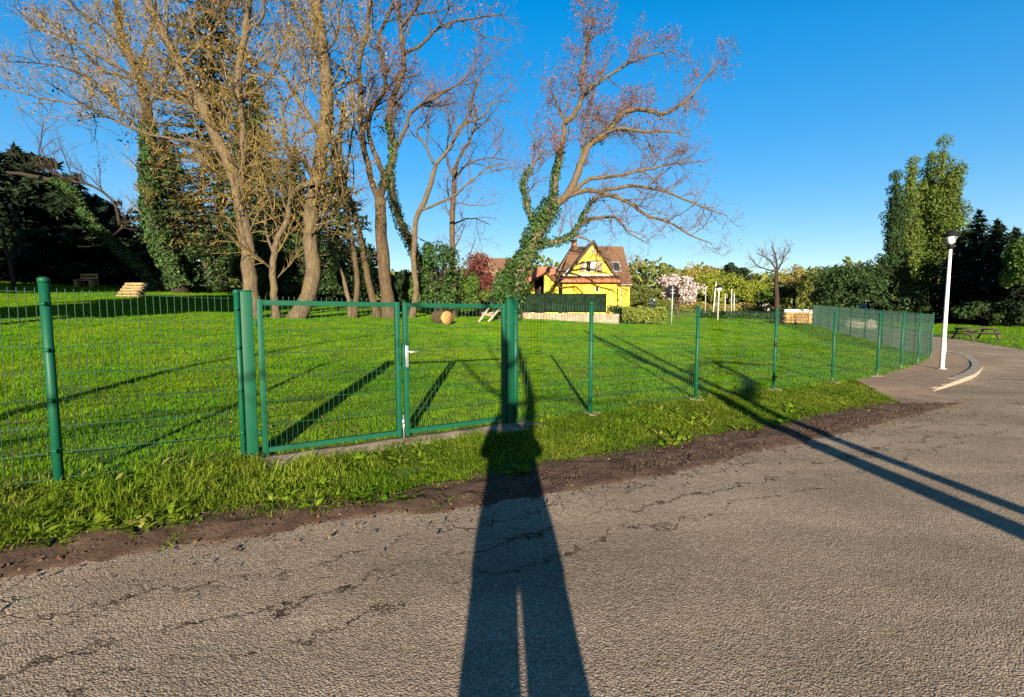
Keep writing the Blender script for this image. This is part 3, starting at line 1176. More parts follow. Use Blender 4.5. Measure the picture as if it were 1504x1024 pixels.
g1 = gate_leaf(-2.86, -1.475, 'left leaf of the green gate, wider and without a handle', False)
g2 = gate_leaf(-1.435, -.10, 'right leaf of the green gate with silver lever handle', True)
R = Matrix.Rotation(math.atan2(FD[1], FD[0]), 3, 'Z')
a = Acc()
a.box(fpt(-1.415, -.0, .93), (.075, .06, .30), R)
lb = a.build('lock_box', MAT['green_paint'], g2, bevel=.004)
a = Acc()
a.box(fpt(-1.405, -.034, .93), (.036, .008, .24), R)
a.build('handle_plate', MAT['steel'], g2, bevel=.003)
a = Acc()
p = fpt(-1.405, -.04, .985)
q = fpt(-1.405, -.085, .985)
e = fpt(-1.28, -.088, .98)
a.tubes([(np.array([p, q]), np.array([.009, .009])), (np.array([q, e]), np.array([.009, .008]))], 8, caps=True)
a.build('lever_handle', MAT['steel'], g2)
a = Acc()
a.bar(fpt(-1.46, -.035, -.03), fpt(-1.46, -.035, .28), .008, 8)
a.box(fpt(-1.46, -.033, .2), (.03, .02, .05), R)
a.build('drop_bolt', MAT['steel'], g1)
for g, sx in ((g1, -2.872), (g2, -.092)):
    for h_ in (.25, 1.3):
        a = Acc()
        a.bar(fpt(sx, -.02, h_ - .03), fpt(sx, -.02, h_ + .03), .012, 8)
        a.build('hinge', MAT['green_paint'], g)

#@@TREES
# ------------------------------------------------------------------ bare trees
def resample(p, n):
    p = np.asarray(p, float)
    d = np.concatenate([[0], np.cumsum(np.linalg.norm(np.diff(p, axis=0), axis=1))])
    q = np.linspace(0, d[-1], n)
    # smooth (Catmull-Rom like) by cubic Hermite on each axis
    out = []
    m_ = np.gradient(p, d, axis=0)
    for x in q:
        i = min(max(np.searchsorted(d, x) - 1, 0), len(d) - 2)
        h = d[i + 1] - d[i]
        u = (x - d[i]) / h
        h00, h10, h01, h11 = 2 * u**3 - 3 * u**2 + 1, u**3 - 2 * u**2 + u, -2 * u**3 + 3 * u**2, u**3 - u**2
        out.append(h00 * p[i] + h10 * h * m_[i] + h01 * p[i + 1] + h11 * h * m_[i + 1])
    return np.array(out)


def spawn(p, r, level, cfg, store, seg=5):
    """side branches of the polyline p, down to twigs"""
    d = np.diff(p, axis=0)
    ln = np.linalg.norm(d, axis=1)
    L = ln.sum()
    cum = np.concatenate([[0], np.cumsum(ln)])
    dens, lenf, rmin = cfg['dens'][level], cfg['len'][level], cfg['rmin']
    t0 = cfg['start'][level]
    n = int(L * dens * (1 - t0) + rnd.random())
    n = min(n, 60)
    for i in range(n):
        t = t0 + (1 - t0) * (i + rnd.random()) / n
        x = min(t, .985) * L
        k = min(np.searchsorted(cum, x, side='right') - 1, len(d) - 1)
        u = (x - cum[k]) / (ln[k] + 1e-9)
        o = p[k] + d[k] * u
        tg = d[k] / (ln[k] + 1e-9)
        rr = r[k] * (1 - u) + r[k + 1] * u
        q = np.array([rnd.gauss(0, 1), rnd.gauss(0, 1), rnd.gauss(0, 1)])
        q -= tg * q.dot(tg)
        q /= np.linalg.norm(q) + 1e-9
        al = math.radians(rnd.uniform(30, 68))
        dr = tg * math.cos(al) + q * math.sin(al)
        dr = dr + np.array(cfg['bias']) * rnd.uniform(.4, 1.2)
        dr /= np.linalg.norm(dr)
        length = lenf * rnd.uniform(.5, 1.25) * (1 - .45 * t)
        pts = [o]
        cur = dr.copy()
        st_ = length / (seg - 1)
        wv_ = cfg.get('wander', .22)
        for j in range(seg - 1):
            cur = cur + np.array([rnd.gauss(0, wv_), rnd.gauss(0, wv_), rnd.gauss(0, wv_) + cfg.get('up', .08)])
            cur /= np.linalg.norm(cur)
            pts.append(pts[-1] + cur * st_)
        pts = np.array(pts)
        r0 = max(min(rr * .62, .016 * length + .003), rmin)
        rad = np.linspace(r0, max(r0 * .35, rmin * .6), seg)
        store[level].append((pts, rad))
        if level + 1 < len(cfg['dens']):
            spawn(pts, rad, level + 1, cfg, store, 4 if level + 1 == len(cfg['dens']) - 1 else seg)


CFG = dict(dens=[2.3, 3.4, 5.2], len=[2.9, 1.35, .62], start=[.2, .1, .08], rmin=.006, bias=(0, 0, .32), up=.06)
FINE = dict(CFG, dens=[2.2, 3.2, 4.6], rmin=.0065)


IVY_K = 1.5


def bare_tree(label, base_px, limbs, depth=None, cfg=CFG, bark='bark', twig='twig', seeds=0, seed_top=None, seed_mat='seed', ivy=(), group='bare trees on the lawn', spread=1.2, noswpawn=(), seg_sides=9, flare=1.35):
    """limbs: pixel outlines (u, v) of trunk and limbs with their widths in pixels; the first is the trunk"""
    hp = hit(*base_px)
    D = depth or hp.y
    hp = P(base_px[0], base_px[1], D)
    gz = float(zxy(hp.x, hp.y))
    root = empty('bare_tree', (hp.x, hp.y, gz), label, 'tree', group)
    store = [[], [], []]
    tr = random.Random(int(base_px[0] * 31 + base_px[1]))
    done = []
    for li, (px, w0, w1) in enumerate(limbs):
        n = max(6, len(px) * 3)
        if li == 0:
            d0 = D
            drift = tr.uniform(-.4, .4)
        else:
            # start at the depth of the nearest limb point already built
            best = min(((abs(q[0] - px[0][0]) + abs(q[1] - px[0][1]), q[2]) for q in done))
            d0 = best[1]
            drift = tr.uniform(.3, 1) * spread * tr.choice((-1, 1))
        k = np.linspace(0, 1, len(px))
        pts = []
        for (u, v), kk_ in zip(px, k):
            dd = d0 + drift * kk_ ** 1.2
            done.append((u, v, dd))
            pts.append(tuple(P(u, v, dd)))
        pts = np.array(pts)
        if li == 0:
            pts[0][2] = gz - .15
        q = resample(pts, n)
        jit = rng.normal(size=q.shape) * .02
        jit[0] = 0
        q = q + jit
        kt = np.linspace(0, 1, n)
        end = w1 if (li == 0 or px[-1][1] < 0) else min(w1, 1.3)
        rad = .86 * (end + (w0 * (1 if li == 0 else .86) - end) * (1 - kt) ** (1.0 if li == 0 else .9)) / 2 / F * D
        if li == 0:
            rad[0] *= flare
            rad[1] *= 1 + (flare - 1) * .3
        rad = rad * (1 + rng.normal(size=n) * .035)
        a = Acc()
        a.tubes([(q, rad)], seg_sides if li == 0 else 7, caps=True)
        o = a.build('trunk' if li == 0 else 'limb', MAT[bark], root, smooth=True)
        if li not in noswpawn:
            spawn(q, rad, 0, cfg, store)
        limbs[li] = (px, w0, w1, q, rad)
    if store[0]:
        a = Acc()
        a.tubes(store[0], 5)
        tag(a.build('branches', MAT[bark], root, smooth=True), kind='stuff')
    tw = store[1]
    if tw or store[2]:
        a = Acc()
        if tw:
            a.tubes(tw, 4)
        if store[2]:
            a.tubes(store[2], 3)
        tag(a.build('twigs', MAT[twig], root), kind='stuff')
    if seeds:
        tips = [p[-1] for p, r in store[2]] + [p[-1] for p, r in store[1]] + [p[2] for p, r in store[1]]
        tips = np.array(tips)
        zc = tips[:, 2]
        if seed_top is not None:
            pr = np.clip((zc - seed_top) / 2.0, .12, 1)
            tips = tips[rng.random(len(tips)) < pr]
        tips = tips[vnoise(tips[:, 0] * .9, tips[:, 2] * .9 + tips[:, 1] * .4, 91) > .42]
        k = min(len(tips), max(1, seeds // 8))
        tips = tips[rng.choice(len(tips), k, replace=False)]
        c = np.repeat(tips, 8, axis=0) + rng.normal(size=(k * 8, 3)) * np.array([.1, .1, .12])
        a = Acc()
        a.leaves(c, np.full(len(c), .048))
        tag(a.build('seed_bunches', MAT[seed_mat], root), kind='stuff')
    for li, f0, f1, nleaf, thick in ivy:
        nleaf = int(nleaf * IVY_K)
        q, rad = limbs[li][3], limbs[li][4]
        i0, i1 = f0 * (len(q) - 1), f1 * (len(q) - 1)
        x = i0 + (i1 - i0) * rng.random(nleaf)
        i = np.clip(x.astype(int), 0, len(q) - 2)
        c = q[i] + (q[i + 1] - q[i]) * (x - i)[:, None]
        nr = rng.normal(size=(nleaf, 3)) - np.array([.55, 0, 0])
        tg = q[i + 1] - q[i]
        tg /= np.linalg.norm(tg, axis=1, keepdims=True)
        nr -= tg * (nr * tg).sum(1, keepdims=True)
        nr /= np.linalg.norm(nr, axis=1, keepdims=True)
        lump = .4 + 1.2 * vnoise(x * 1.7, np.arctan2(nr[:, 1], nr[:, 0]) * 1.5, 5 + li)
        c = c + nr * (rad[i] + thick * lump * rng.random(nleaf) ** .6)[:, None]
        a = Acc()
        a.leaves(c, np.full(nleaf, (.06 if D < 26 else .08)), nr, 1.3)
        tag(a.build('ivy', MAT['ivy'], root), kind='stuff')
    return root


# the leaning, ivy-clad tree in front of the yellow house
bare_tree('leaning ivy-clad tree with wide bare crown rising behind the right gate post', (746, 472), [
    ([(746, 473), (752, 430), (775, 378), (797, 328), (814, 299)], 30, 20),
    ([(812, 303), (816, 264), (822, 235), (826, 205), (829, 179), (820, 158), (811, 135), (803, 117)], 15, 4),
    ([(829, 182), (841, 170), (855, 144), (854, 117), (858, 88), (867, 47), (873, 6)], 11, 3),
    ([(855, 144), (876, 123), (899, 108), (923, 94), (964, 79), (996, 73)], 7, 2.5),
    ([(812, 302), (830, 290), (844, 267), (858, 229), (867, 211), (888, 199), (902, 182), (917, 164), (943, 161), (976, 167), (1011, 144), (1037, 114), (1052, 94)], 17, 2.5),
    ([(867, 211), (905, 188), (943, 194), (993, 194), (1017, 202)], 8, 2.5),
    ([(838, 284), (864, 264), (905, 258), (949, 249), (993, 240), (1030, 236)], 9, 2.5),
    ([(826, 292), (844, 285), (864, 279), (888, 285), (923, 297), (952, 317), (981, 326), (1011, 344), (1046, 358)], 11, 2.5),
    ([(880, 282), (935, 273), (979, 282), (1022, 300), (1069, 316)], 8, 2),
    ([(776, 368), (790, 360), (811, 356), (841, 347), (852, 329), (879, 319), (905, 320), (923, 341), (952, 358)], 11, 3),
    ([(853, 328), (864, 303), (885, 288), (912, 285)], 6, 2.5),
    ([(792, 335), (785, 326), (773, 294), (769, 268), (782, 243), (791, 229), (788, 211), (776, 190)], 10, 3),
    ([(841, 347), (862, 352), (884, 378), (905, 394), (925, 398)], 4, 1.5),
    ([(848, 258), (858, 205), (868, 160), (874, 120)], 5, 2),
], cfg=dict(CFG, dens=[2.5, 3.5, 4.6], len=[2.5, 1.35, .62], bias=(.12, 0, .25)), bark='bark_pale', seeds=22000, seed_top=8.6,
    ivy=[(0, .05, 1, 2600, .3), (1, 0, .42, 300, .12), (9, 0, .5, 420, .16), (10, 0, .5, 100, .1), (11, 0, .62, 300, .14)], noswpawn=(0,),
    group='bare trees on the lawn')

T2 = bare_tree('bare tree with three tall wavy stems forking from one trunk, centre of the row', (573, 468), [
    ([(573, 470), (568, 426), (562, 367), (558, 323), (559, 290)], 24, 17),
    ([(558, 300), (555, 293), (538, 229), (529, 176), (530, 123), (527, 85), (538, 56), (541, 23), (549, -25)], 13, 5),
    ([(560, 288), (564, 264), (552, 229), (541, 191), (546, 161), (564, 135), (567, 111), (556, 60), (574, 8), (580, -30)], 11, 4),
    ([(560, 285), (567, 264), (579, 223), (571, 170), (582, 132), (593, 97), (590, 53), (586, 0), (590, -40)], 14, 5),
    ([(577, 228), (593, 196), (608, 161), (631, 149), (661, 129), (684, 114), (696, 88)], 8, 2.5),
    ([(592, 80), (623, 62), (643, 41), (680, 30), (740, 20)], 7, 2),
    ([(530, 120), (515, 122), (505, 128), (490, 142)], 4, 2),
    ([(590, 40), (610, 10), (640, -20)], 6, 3),
], bark='bark', ivy=[(3, .02, .35, 320, .1)], cfg=FINE, seeds=4000, noswpawn=(0,))

bare_tree('slanting ivy-covered tree trunk leaning left behind the centre of the gate', (640, 455), [
    ([(646, 462), (632, 420), (623, 400), (602, 355), (585, 317), (577, 285), (574, 250)], 16, 10),
    ([(574, 250), (580, 220), (577, 190), (585, 150), (600, 100)], 8, 3),
], bark='bark', ivy=[(0, .12, 1, 1300, .22)], cfg=FINE, noswpawn=(0,))

bare_tree('slender bare tree bending right, thin and wavy, above the right gate leaf', (606, 467), [
    ([(605, 469), (611, 426), (608, 373), (614, 314), (631, 279), (639, 243)], 11, 7.5),
    ([(639, 243), (667, 205), (672, 190), (710, 170), (725, 152), (749, 147)], 7.5, 2),
    ([(636, 240), (623, 211), (611, 196), (626, 176), (630, 150)], 5, 2),
    ([(616, 310), (640, 300), (661, 291), (690, 268), (711, 249), (749, 240)], 5.5, 2),
    ([(667, 205), (690, 170), (700, 120), (720, 80)], 4, 2),
], bark='bark_pale', cfg=FINE, noswpawn=(0,))

bare_tree('thin upright bare tree rising out of the purple shrub', (665, 462), [
    ([(666, 464), (665, 391), (664, 323), (667, 279), (669, 249)], 10, 8),
    ([(669, 249), (678, 226), (693, 199), (700, 170), (690, 140)], 7, 2),
    ([(668, 260), (690, 240), (715, 232), (745, 236)], 4, 1.5),
    ([(665, 330), (690, 320), (720, 330)], 3.5, 1.5),
    ([(666, 262), (655, 230), (660, 190), (655, 150)], 4, 2),
], depth=26, cfg=FINE, noswpawn=())

bare_tree('thickest bare tree, pale curved trunk leaning right behind the left gate leaf', (434, 468), [
    ([(432, 470), (453, 432), (460, 397), (456, 338), (463, 279), (470, 235), (479, 176), (479, 117), (473, 59), (464, 0), (462, -40)], 27, 16),
    ([(468, 195), (447, 161), (426, 126), (411, 103), (395, 70)], 11, 4),
    ([(462, 268), (444, 235), (423, 217), (417, 176), (409, 132), (382, 100), (350, 80)], 9, 3),
    ([(479, 150), (490, 128), (505, 120), (512, 90), (520, 50)], 5, 2),
    ([(470, 235), (485, 205), (500, 260), (506, 300)], 5, 2.5),
    ([(476, 80), (495, 50), (500, 10), (510, -20)], 6, 2.5),
    ([(470, 60), (440, 30), (420, -10)], 6, 3),
], bark='bark_pale', twig='twig_yellow', cfg=dict(FINE, dens=[2.6, 3.6, 5.0]), seeds=3500, seed_mat='catkin', noswpawn=())

bare_tree('crooked thin bare tree between the two thickest trunks', (406, 468), [
    ([(407, 469), (402, 430), (401, 397), (406, 358), (423, 317), (432, 282), (445, 272), (462, 268)], 13, 7),
    ([(424, 315), (415, 290), (412, 250), (418, 220)], 5, 2),
    ([(403, 380), (390, 330), (385, 290), (370, 240)], 6, 2.5),
], bark='bark_pale', twig='twig_yellow', cfg=FINE, noswpawn=())

bare_tree('tall twin-stemmed bare tree with lichen-yellow branches behind the left gate post', (371, 467), [
    ([(373, 469), (369, 426), (360, 338), (352, 293), (337, 243), (311, 188), (299, 158), (264, 97), (235, 38), (217, 0), (205, -40)], 25, 11),
    ([(366, 400), (364, 340), (361, 293), (358, 205), (349, 117), (358, 59), (364, 0), (368, -40)], 15, 10),
    ([(325, 222), (293, 211), (249, 202), (205, 194), (164, 173), (129, 158), (59, 144), (0, 126), (-40, 118)], 6, 2),
    ([(296, 152), (252, 149), (217, 138), (161, 144)], 6, 2),
    ([(296, 152), (330, 150), (352, 147), (399, 126)], 5, 2.5),
    ([(295, 148), (249, 129), (205, 117), (160, 90), (120, 60)], 6, 2),
    ([(264, 97), (300, 60), (330, 20), (340, -20)], 6, 3),
    ([(352, 147), (390, 120), (410, 70), (400, 20)], 5, 2),
    ([(356, 60), (330, 30), (318, -10)], 6, 3),
    ([(358, 55), (385, 20), (392, -20)], 6, 3),
    ([(340, 250), (380, 220), (410, 225), (440, 230)], 4, 1.5),
], bark='bark_pale', twig='twig_yellow', cfg=dict(CFG, dens=[3.1, 4.0, 5.4], len=[2.7, 1.4, .65]), seeds=7000, seed_mat='catkin', noswpawn=())

bare_tree('bare tree with dark ivy-wrapped lower trunk, leftmost big tree of the row', (262, 430), [
    ([(266, 432), (243, 376), (226, 332), (221, 280), (220, 190), (205, 117), (193, 88), (176, 44), (173, 0), (170, -40)], 26, 8),
    ([(195, 115), (175, 112), (155, 105), (103, 59), (53, 38), (18, 6)], 6, 2),
    ([(200, 105), (215, 70), (225, 30), (230, -20)], 6, 3),
    ([(103, 60), (115, 100), (137, 140)], 4, 2),
    ([(192, 90), (150, 40), (110, 10), (80, -30)], 6, 2.5),
    ([(218, 200), (180, 165), (140, 120), (70, 95), (10, 90)], 5, 2),
    ([(215, 160), (240, 120), (262, 60), (275, 10)], 5, 2),
], bark='bark_dark', ivy=[(0, .02, .55, 5200, .2)], cfg=dict(CFG, dens=[2.7, 3.7, 5.0]), twig='twig_yellow', seeds=5000, seed_mat='catkin', noswpawn=())

bare_tree('dark ivy-wrapped trunk slanting left across the cedar shade', (228, 428), [
    ([(238, 430), (226, 414), (176, 367), (132, 323), (97, 273), (60, 262), (0, 250)], 17, 5),
    ([(176, 330), (168, 300), (140, 275), (105, 265), (60, 240), (64, 180)], 5, 2),
    ([(160, 352), (190, 325), (205, 322)], 4, 2.5),
], bark='bark_dark', twig='twig_dark', ivy=[(0, .02, .75, 2600, .14)], cfg=FINE, noswpawn=(0,))

for lab, bp, limbs, bk in (
    ('short crooked bare tree standing before the dark hedge left of the gate', (306, 430), [([(306, 432), (302, 379), (305, 338), (293, 288), (300, 240), (290, 190)], 9, 4), ([(303, 340), (320, 300), (322, 260)], 4, 2)], 'bark_pale'),
    ('thin leaning pole-like tree, left one of the trio behind the left gate leaf', (513, 466), [([(515, 467), (511, 432), (499, 397), (485, 353), (476, 303), (474, 250), (470, 200)], 8, 4), ([(478, 310), (495, 270), (500, 220)], 3.5, 2)], 'bark_pale'),
    ('thin forked tree, middle one of the trio behind the left gate leaf', (522, 467), [([(520, 468), (524, 411), (517, 353), (502, 285), (490, 230), (488, 170)], 10, 4), ([(517, 353), (512, 310), (520, 260), (510, 200)], 4, 2)], 'bark'),
    ('leaning rough-barked tree, right one of the trio behind the left gate leaf', (552, 467), [([(556, 468), (543, 420), (529, 353), (517, 300), (508, 279), (500, 230), (505, 150)], 12, 5), ([(508, 279), (512, 230), (520, 180), (518, 120)], 5, 2.5)], 'bark'),
    ('small slim sapling at the far left edge of the lawn', (20, 428), [([(21, 428), (14, 385), (8, 360), (2, 330)], 7, 4), ([(8, 360), (20, 330), (30, 300)], 3, 1.5)], 'bark_dark')):
    bare_tree(lab, bp, limbs, bark=bk, twig='twig', cfg=dict(CFG, dens=[1.3, 2.2, 3.0], len=[1.7, .9, .45]))

# young street tree behind the fence on the right
yt = bare_tree('young leafless tree with dark wrapped trunk behind the long fence, alone against the sky', (1140, 478), [
    ([(1141, 480), (1141, 440), (1140, 405)], 9, 6),
    ([(1140, 406), (1139, 395), (1128, 380), (1112, 372)], 4, 1.5),
    ([(1140, 406), (1141, 390), (1138, 372), (1133, 362)], 4.5, 1.5),
    ([(1140, 406), (1144, 392), (1152, 378), (1160, 366)], 4, 1.5),
    ([(1140, 400), (1126, 396), (1110, 388), (1104, 380)], 3, 1.2),
], bark='bark_dark', twig='twig', cfg=dict(CFG, dens=[4.5, 5.5, 5], len=[1.3, .7, .35], start=[.25, .15, .1], rmin=.008), group='young trees', noswpawn=(0,), spread=.5, flare=1.1)

# ------------------------------------------------------------------ leafy things
def clump_points(n, centers, radii, shell=.55):
    k = len(centers)
    i = rng.integers(0, k, n)
    d = rng.normal(size=(n, 3))
    d /= np.linalg.norm(d, axis=1, keepdims=True)
    q = shell + (1 - shell) * rng.random(n) ** .5
    return centers[i] + d * radii[i] * q[:, None], d


def trunk_mb(base, top, r0, r1, mat, root, wob=.15):
    n = 7
    p = np.linspace(np.array(tuple(base)), np.array(tuple(top)), n)
    p[1:-1] += rng.normal(size=(n - 2, 3)) * np.array([wob, wob, 0])
    a = Acc()
    a.tubes([(p, np.linspace(r0, r1, n))], 7, caps=True)
    return a.build('trunk', mat, root, smooth=True), p


def leafy(label, u, v_top, v_base, half_px, D, mat, name='leafy_tree', cat='tree', group='trees beyond the lawn', n=3000, leaf=.16, nclump=26, squash=1.0, trunk=.2, bark='bark_dark', seed=0, bottom=.2, shell=.45):
    g = P(u, v_base, D)
    gz = float(zxy(g.x, g.y))
    top = P(u, v_top, D).z
    H = top - gz
    rw = half_px / F * D
    root = empty(name, (g.x, g.y, gz), label, cat, group)
    zc = gz + H * (bottom + (1 - bottom) / 2)
    rh = H * (1 - bottom) / 2
    n, leaf = int(n * 1.9), leaf * .74
    c = rng.normal(size=(nclump, 3))
    c /= np.linalg.norm(c, axis=1, keepdims=True)
    c *= (.35 + .5 * rng.random((nclump, 1)) ** .6)
    cen = np.array([g.x, g.y, zc]) + c * np.array([rw, rw, rh])
    rad = np.repeat((.2 + .24 * rng.random((nclump, 1))), 3, 1) * np.array([rw, rw, rh * .85 + rw * .1])
    pts, d = clump_points(n, cen, rad, shell)
    pts[:, 2] = np.maximum(pts[:, 2], gz + .1)
    a = Acc()
    a.leaves(pts, np.full(n, leaf), d * .7 + np.array([0, 0, .3]))
    tag(a.build('crown', MAT[mat], root), kind='stuff')
    if trunk:
        trunk_mb((g.x, g.y, gz - .1), (g.x, g.y, zc + rh * .4), trunk, trunk * .35, MAT[bark], root)
        a = Acc()
        ls = []
        for q in cen[:12]:
            b = np.array([g.x, g.y, gz + H * max(bottom, .25)])
            ls.append((resample(np.array([b, (b + q) / 2 + [0, 0, .1 * H], q]), 5), np.linspace(trunk * .45, trunk * .1, 5)))
        a.tubes(ls, 5)
        a.build('limbs', MAT[bark], root)
    return root


def conifer(label, u, v_top, v_base, half_px, D, mat, name='conifer_tree', group='conifers', n_wh=26, per=9, droop=.25, dens=26, sprig=.3, trunk=.2, bottom=.06, fan=.9, power=.85, bark='bark_dark'):
    g = P(u, v_base, D)
    gz = float(zxy(g.x, g.y))
    H = P(u, v_top, D).z - gz
    R_ = half_px / F * D
    root = empty(name, (g.x, g.y, gz), label, 'conifer', group)
    trunk_mb((g.x, g.y, gz - .1), (g.x, g.y, gz + H * .98), trunk, .02, MAT[bark], root, .05)
    br, cs, ns = [], [], []
    for i in range(n_wh):
        k = i / (n_wh - 1)
        z0 = gz + H * (bottom + (1 - bottom) * k ** .95 * .98)
        rr = R_ * (1 - k) ** power + .12
        for j in range(per):
            if rnd.random() < .12:
                continue
            az = rnd.random() * 6.283
            ll = rr * rnd.uniform(.6, 1.15)
            e = np.array([math.cos(az), math.sin(az), 0])
            q = np.array([np.array([g.x, g.y, z0]) + e * ll * x_ + np.array([0, 0, -droop * ll * (x_ ** 1.3) + .12 * ll * x_ ** 3 + rnd.uniform(-.02, .02) * ll]) for x_ in (0, .35, .7, 1)])
            br.append((q, np.linspace(.03 + .008 * ll, .006, 4)))
            m_ = max(4, int(ll * dens))
            x_ = rng.random(m_) ** .75
            side = np.array([-e[1], e[0], 0])
            w = (rng.random(m_) - .5) * ll * .5 * (1.05 - x_) * fan
            c = np.array([g.x, g.y, z0]) + e * (ll * x_)[:, None] + side * w[:, None]
            c[:, 2] += -droop * ll * x_ ** 1.3 + .12 * ll * x_ ** 3 - np.abs(w) * .25 + rng.normal(size=m_) * .08
            cs.append(c)
            ns.append(np.tile(np.array([[0, 0, 1.0]]), (m_, 1)) + e * .4)
    a = Acc()
    a.tubes(br, 4)
    tag(a.build('branches', MAT[bark], root), kind='stuff')
    c = np.vstack(cs)
    a = Acc()
    a.leaves(c, np.full(len(c), sprig), np.vstack(ns), .55)
    tag(a.build('needles', MAT[mat], root), kind='stuff')
    return root


#@@LEFTBACK
# behind the row of bare trees on the left
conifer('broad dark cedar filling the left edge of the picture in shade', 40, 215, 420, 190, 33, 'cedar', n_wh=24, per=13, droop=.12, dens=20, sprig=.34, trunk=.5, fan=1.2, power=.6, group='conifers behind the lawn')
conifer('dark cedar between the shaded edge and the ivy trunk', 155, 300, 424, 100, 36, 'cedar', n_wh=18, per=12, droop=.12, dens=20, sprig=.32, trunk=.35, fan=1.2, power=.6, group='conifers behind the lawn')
conifer('tallest olive-brown conifer behind the lichen-yellow branches', 330, -60, 430, 100, 34, 'olive', n_wh=40, per=11, droop=.35, dens=19, sprig=.15, trunk=.3, bottom=.15, power=.4, group='conifers behind the lawn')
conifer('green spruce behind the twin-stemmed tree', 385, 110, 440, 90, 32, 'spruce', n_wh=34, per=11, droop=.28, dens=18, sprig=.24, group='conifers behind the lawn')
conifer('green spruce left of the twin-stemmed tree, its top level with the ivy trunk fork', 258, 190, 432, 80, 37, 'spruce', n_wh=30, per=11, droop=.28, dens=18, sprig=.26, group='conifers behind the lawn')
conifer('blue-green spruce between the thickest trunk and the three-stemmed tree', 500, 200, 445, 72, 34, 'spruce', n_wh=28, per=9, droop=.3, dens=16, sprig=.24, group='conifers behind the lawn')
conifer('spruce right behind the thickest pale trunk', 440, 215, 445, 75, 36, 'spruce', n_wh=28, per=10, droop=.28, dens=17, sprig=.26, group='conifers behind the lawn')

for lab, u, vt, vb, hw, D, mt, n in (
    ('dark evergreen bush behind the left fence, below the short crooked tree', 300, 345, 432, 55, 33, 'leaf_dark', 3600),
    ('dark evergreen bush behind the twin-stemmed trunk', 385, 335, 445, 50, 30, 'leaf_dark', 3600),
    ('dark evergreen bush behind the thickest trunk', 455, 340, 452, 48, 30, 'leaf_dark', 3600),
    ('dark evergreen bush behind the trio of thin trees', 525, 350, 456, 42, 30, 'leaf_dark', 3200),
    ('dark bush at the foot of the three-stemmed tree', 590, 395, 460, 34, 29, 'leaf_dark', 2400)):
    leafy(lab, u, vt, vb, hw, D, mt, 'evergreen_bush', 'bush', 'evergreen bushes behind the bare trees', n=n, leaf=.15, nclump=24, trunk=.08, bottom=.02)
leafy('big-leaved green bush right of the three-stemmed tree', 640, 352, 462, 36, 25, 'ivy', 'leafy_bush', 'bush', None, n=2600, leaf=.11, nclump=22, trunk=.08, bottom=.05)
leafy('purple-leaved shrub with red foliage under the thin upright tree', 690, 368, 458, 42, 31, 'leaf_red', 'leafy_bush', 'bush', None, n=3600, leaf=.1, nclump=26, trunk=.1, bottom=.1)
leafy('buff twiggy shrub behind the purple-leaved shrub', 712, 364, 452, 26, 36, 'leaf_buff', 'leafy_bush', 'bush', None, n=3200, leaf=.07, nclump=16, trunk=.1, bottom=.2)
leafy('green bush in front of the purple-leaved shrub', 690, 400, 464, 30, 28, 'leaf_mid', 'leafy_bush', 'bush', None, n=2600, leaf=.1, nclump=20, trunk=.06, bottom=.03)
leafy('ivy bush at the left foot of the leaning tree', 742, 372, 470, 22, 25.5, 'ivy', 'leafy_bush', 'bush', None, n=2200, leaf=.1, nclump=18, trunk=.06, bottom=.05)
leafy('green bush left of the big-leaved bush, low behind the gate', 612, 405, 462, 26, 27, 'leaf_mid', 'leafy_bush', 'bush', None, n=1800, leaf=.1, nclump=16, trunk=.06, bottom=.03)

#@@RIGHTBACK
# beyond the right part of the lawn
leafy('olive bushy tree right beside the yellow house', 945, 418, 462, 34, 56, 'leaf_olive', n=3200, leaf=.16)
leafy('ochre-topped spring tree above the magnolia', 1008, 387, 458, 22, 74, 'leaf_ochre', n=2600, leaf=.2)
leafy('bright lime spring tree right of the magnolia', 1045, 396, 458, 42, 72, 'leaf_lime', n=4200, leaf=.2)
leafy('olive brown tree at the top of the lime tree', 1040, 390, 456, 20, 80, 'leaf_ochre', n=1800, leaf=.2)
leafy('dark round pine with bare stem, left of the pine pair', 1068, 387, 458, 14, 78, 'cedar', 'pine_tree', 'tree', n=1800, leaf=.22, bottom=.55, nclump=14, trunk=.18)
leafy('thinner dark pine, right of the pine pair', 1090, 392, 458, 13, 80, 'cedar', 'pine_tree', 'tree', n=1100, leaf=.2, bottom=.5, nclump=12, trunk=.15)
leafy('light green tree behind the street lamp poles', 1103, 412, 458, 28, 70, 'leaf_lime', n=2600, leaf=.18)
leafy('brownish budding tree right of the young leafless tree', 1165, 388, 458, 20, 66, 'leaf_ochre', n=1500, leaf=.16, bottom=.3)
leafy('low green tree behind the young leafless tree', 1135, 418, 460, 30, 68, 'leaf_mid', n=2200, leaf=.18)
leafy('yellow-green tree left of the big round dark tree', 1196, 392, 462, 26, 60, 'leaf_olive', n=2800, leaf=.18)
leafy('big round dark green tree left of the poplars', 1240, 385, 478, 54, 48, 'leaf_dark', n=7000, leaf=.17, nclump=44, bottom=.08)
leafy('light green tree showing over the right shoulder of the big round tree', 1275, 386, 470, 22, 62, 'leaf_lime', n=1800, leaf=.2)
leafy('dark undergrowth tree below the poplars', 1320, 420, 482, 40, 50, 'leaf_dark', n=4200, leaf=.17, bottom=.03)
leafy('brown bush behind the signpost below the magnolia', 930, 440, 464, 22, 50, 'leaf_olive', 'leafy_bush', 'bush', None, n=1500, leaf=.12, bottom=.03, trunk=.05)
leafy('far lime hedge tree seen between house and magnolia', 965, 425, 460, 22, 66, 'leaf_lime', n=1500, leaf=.18)


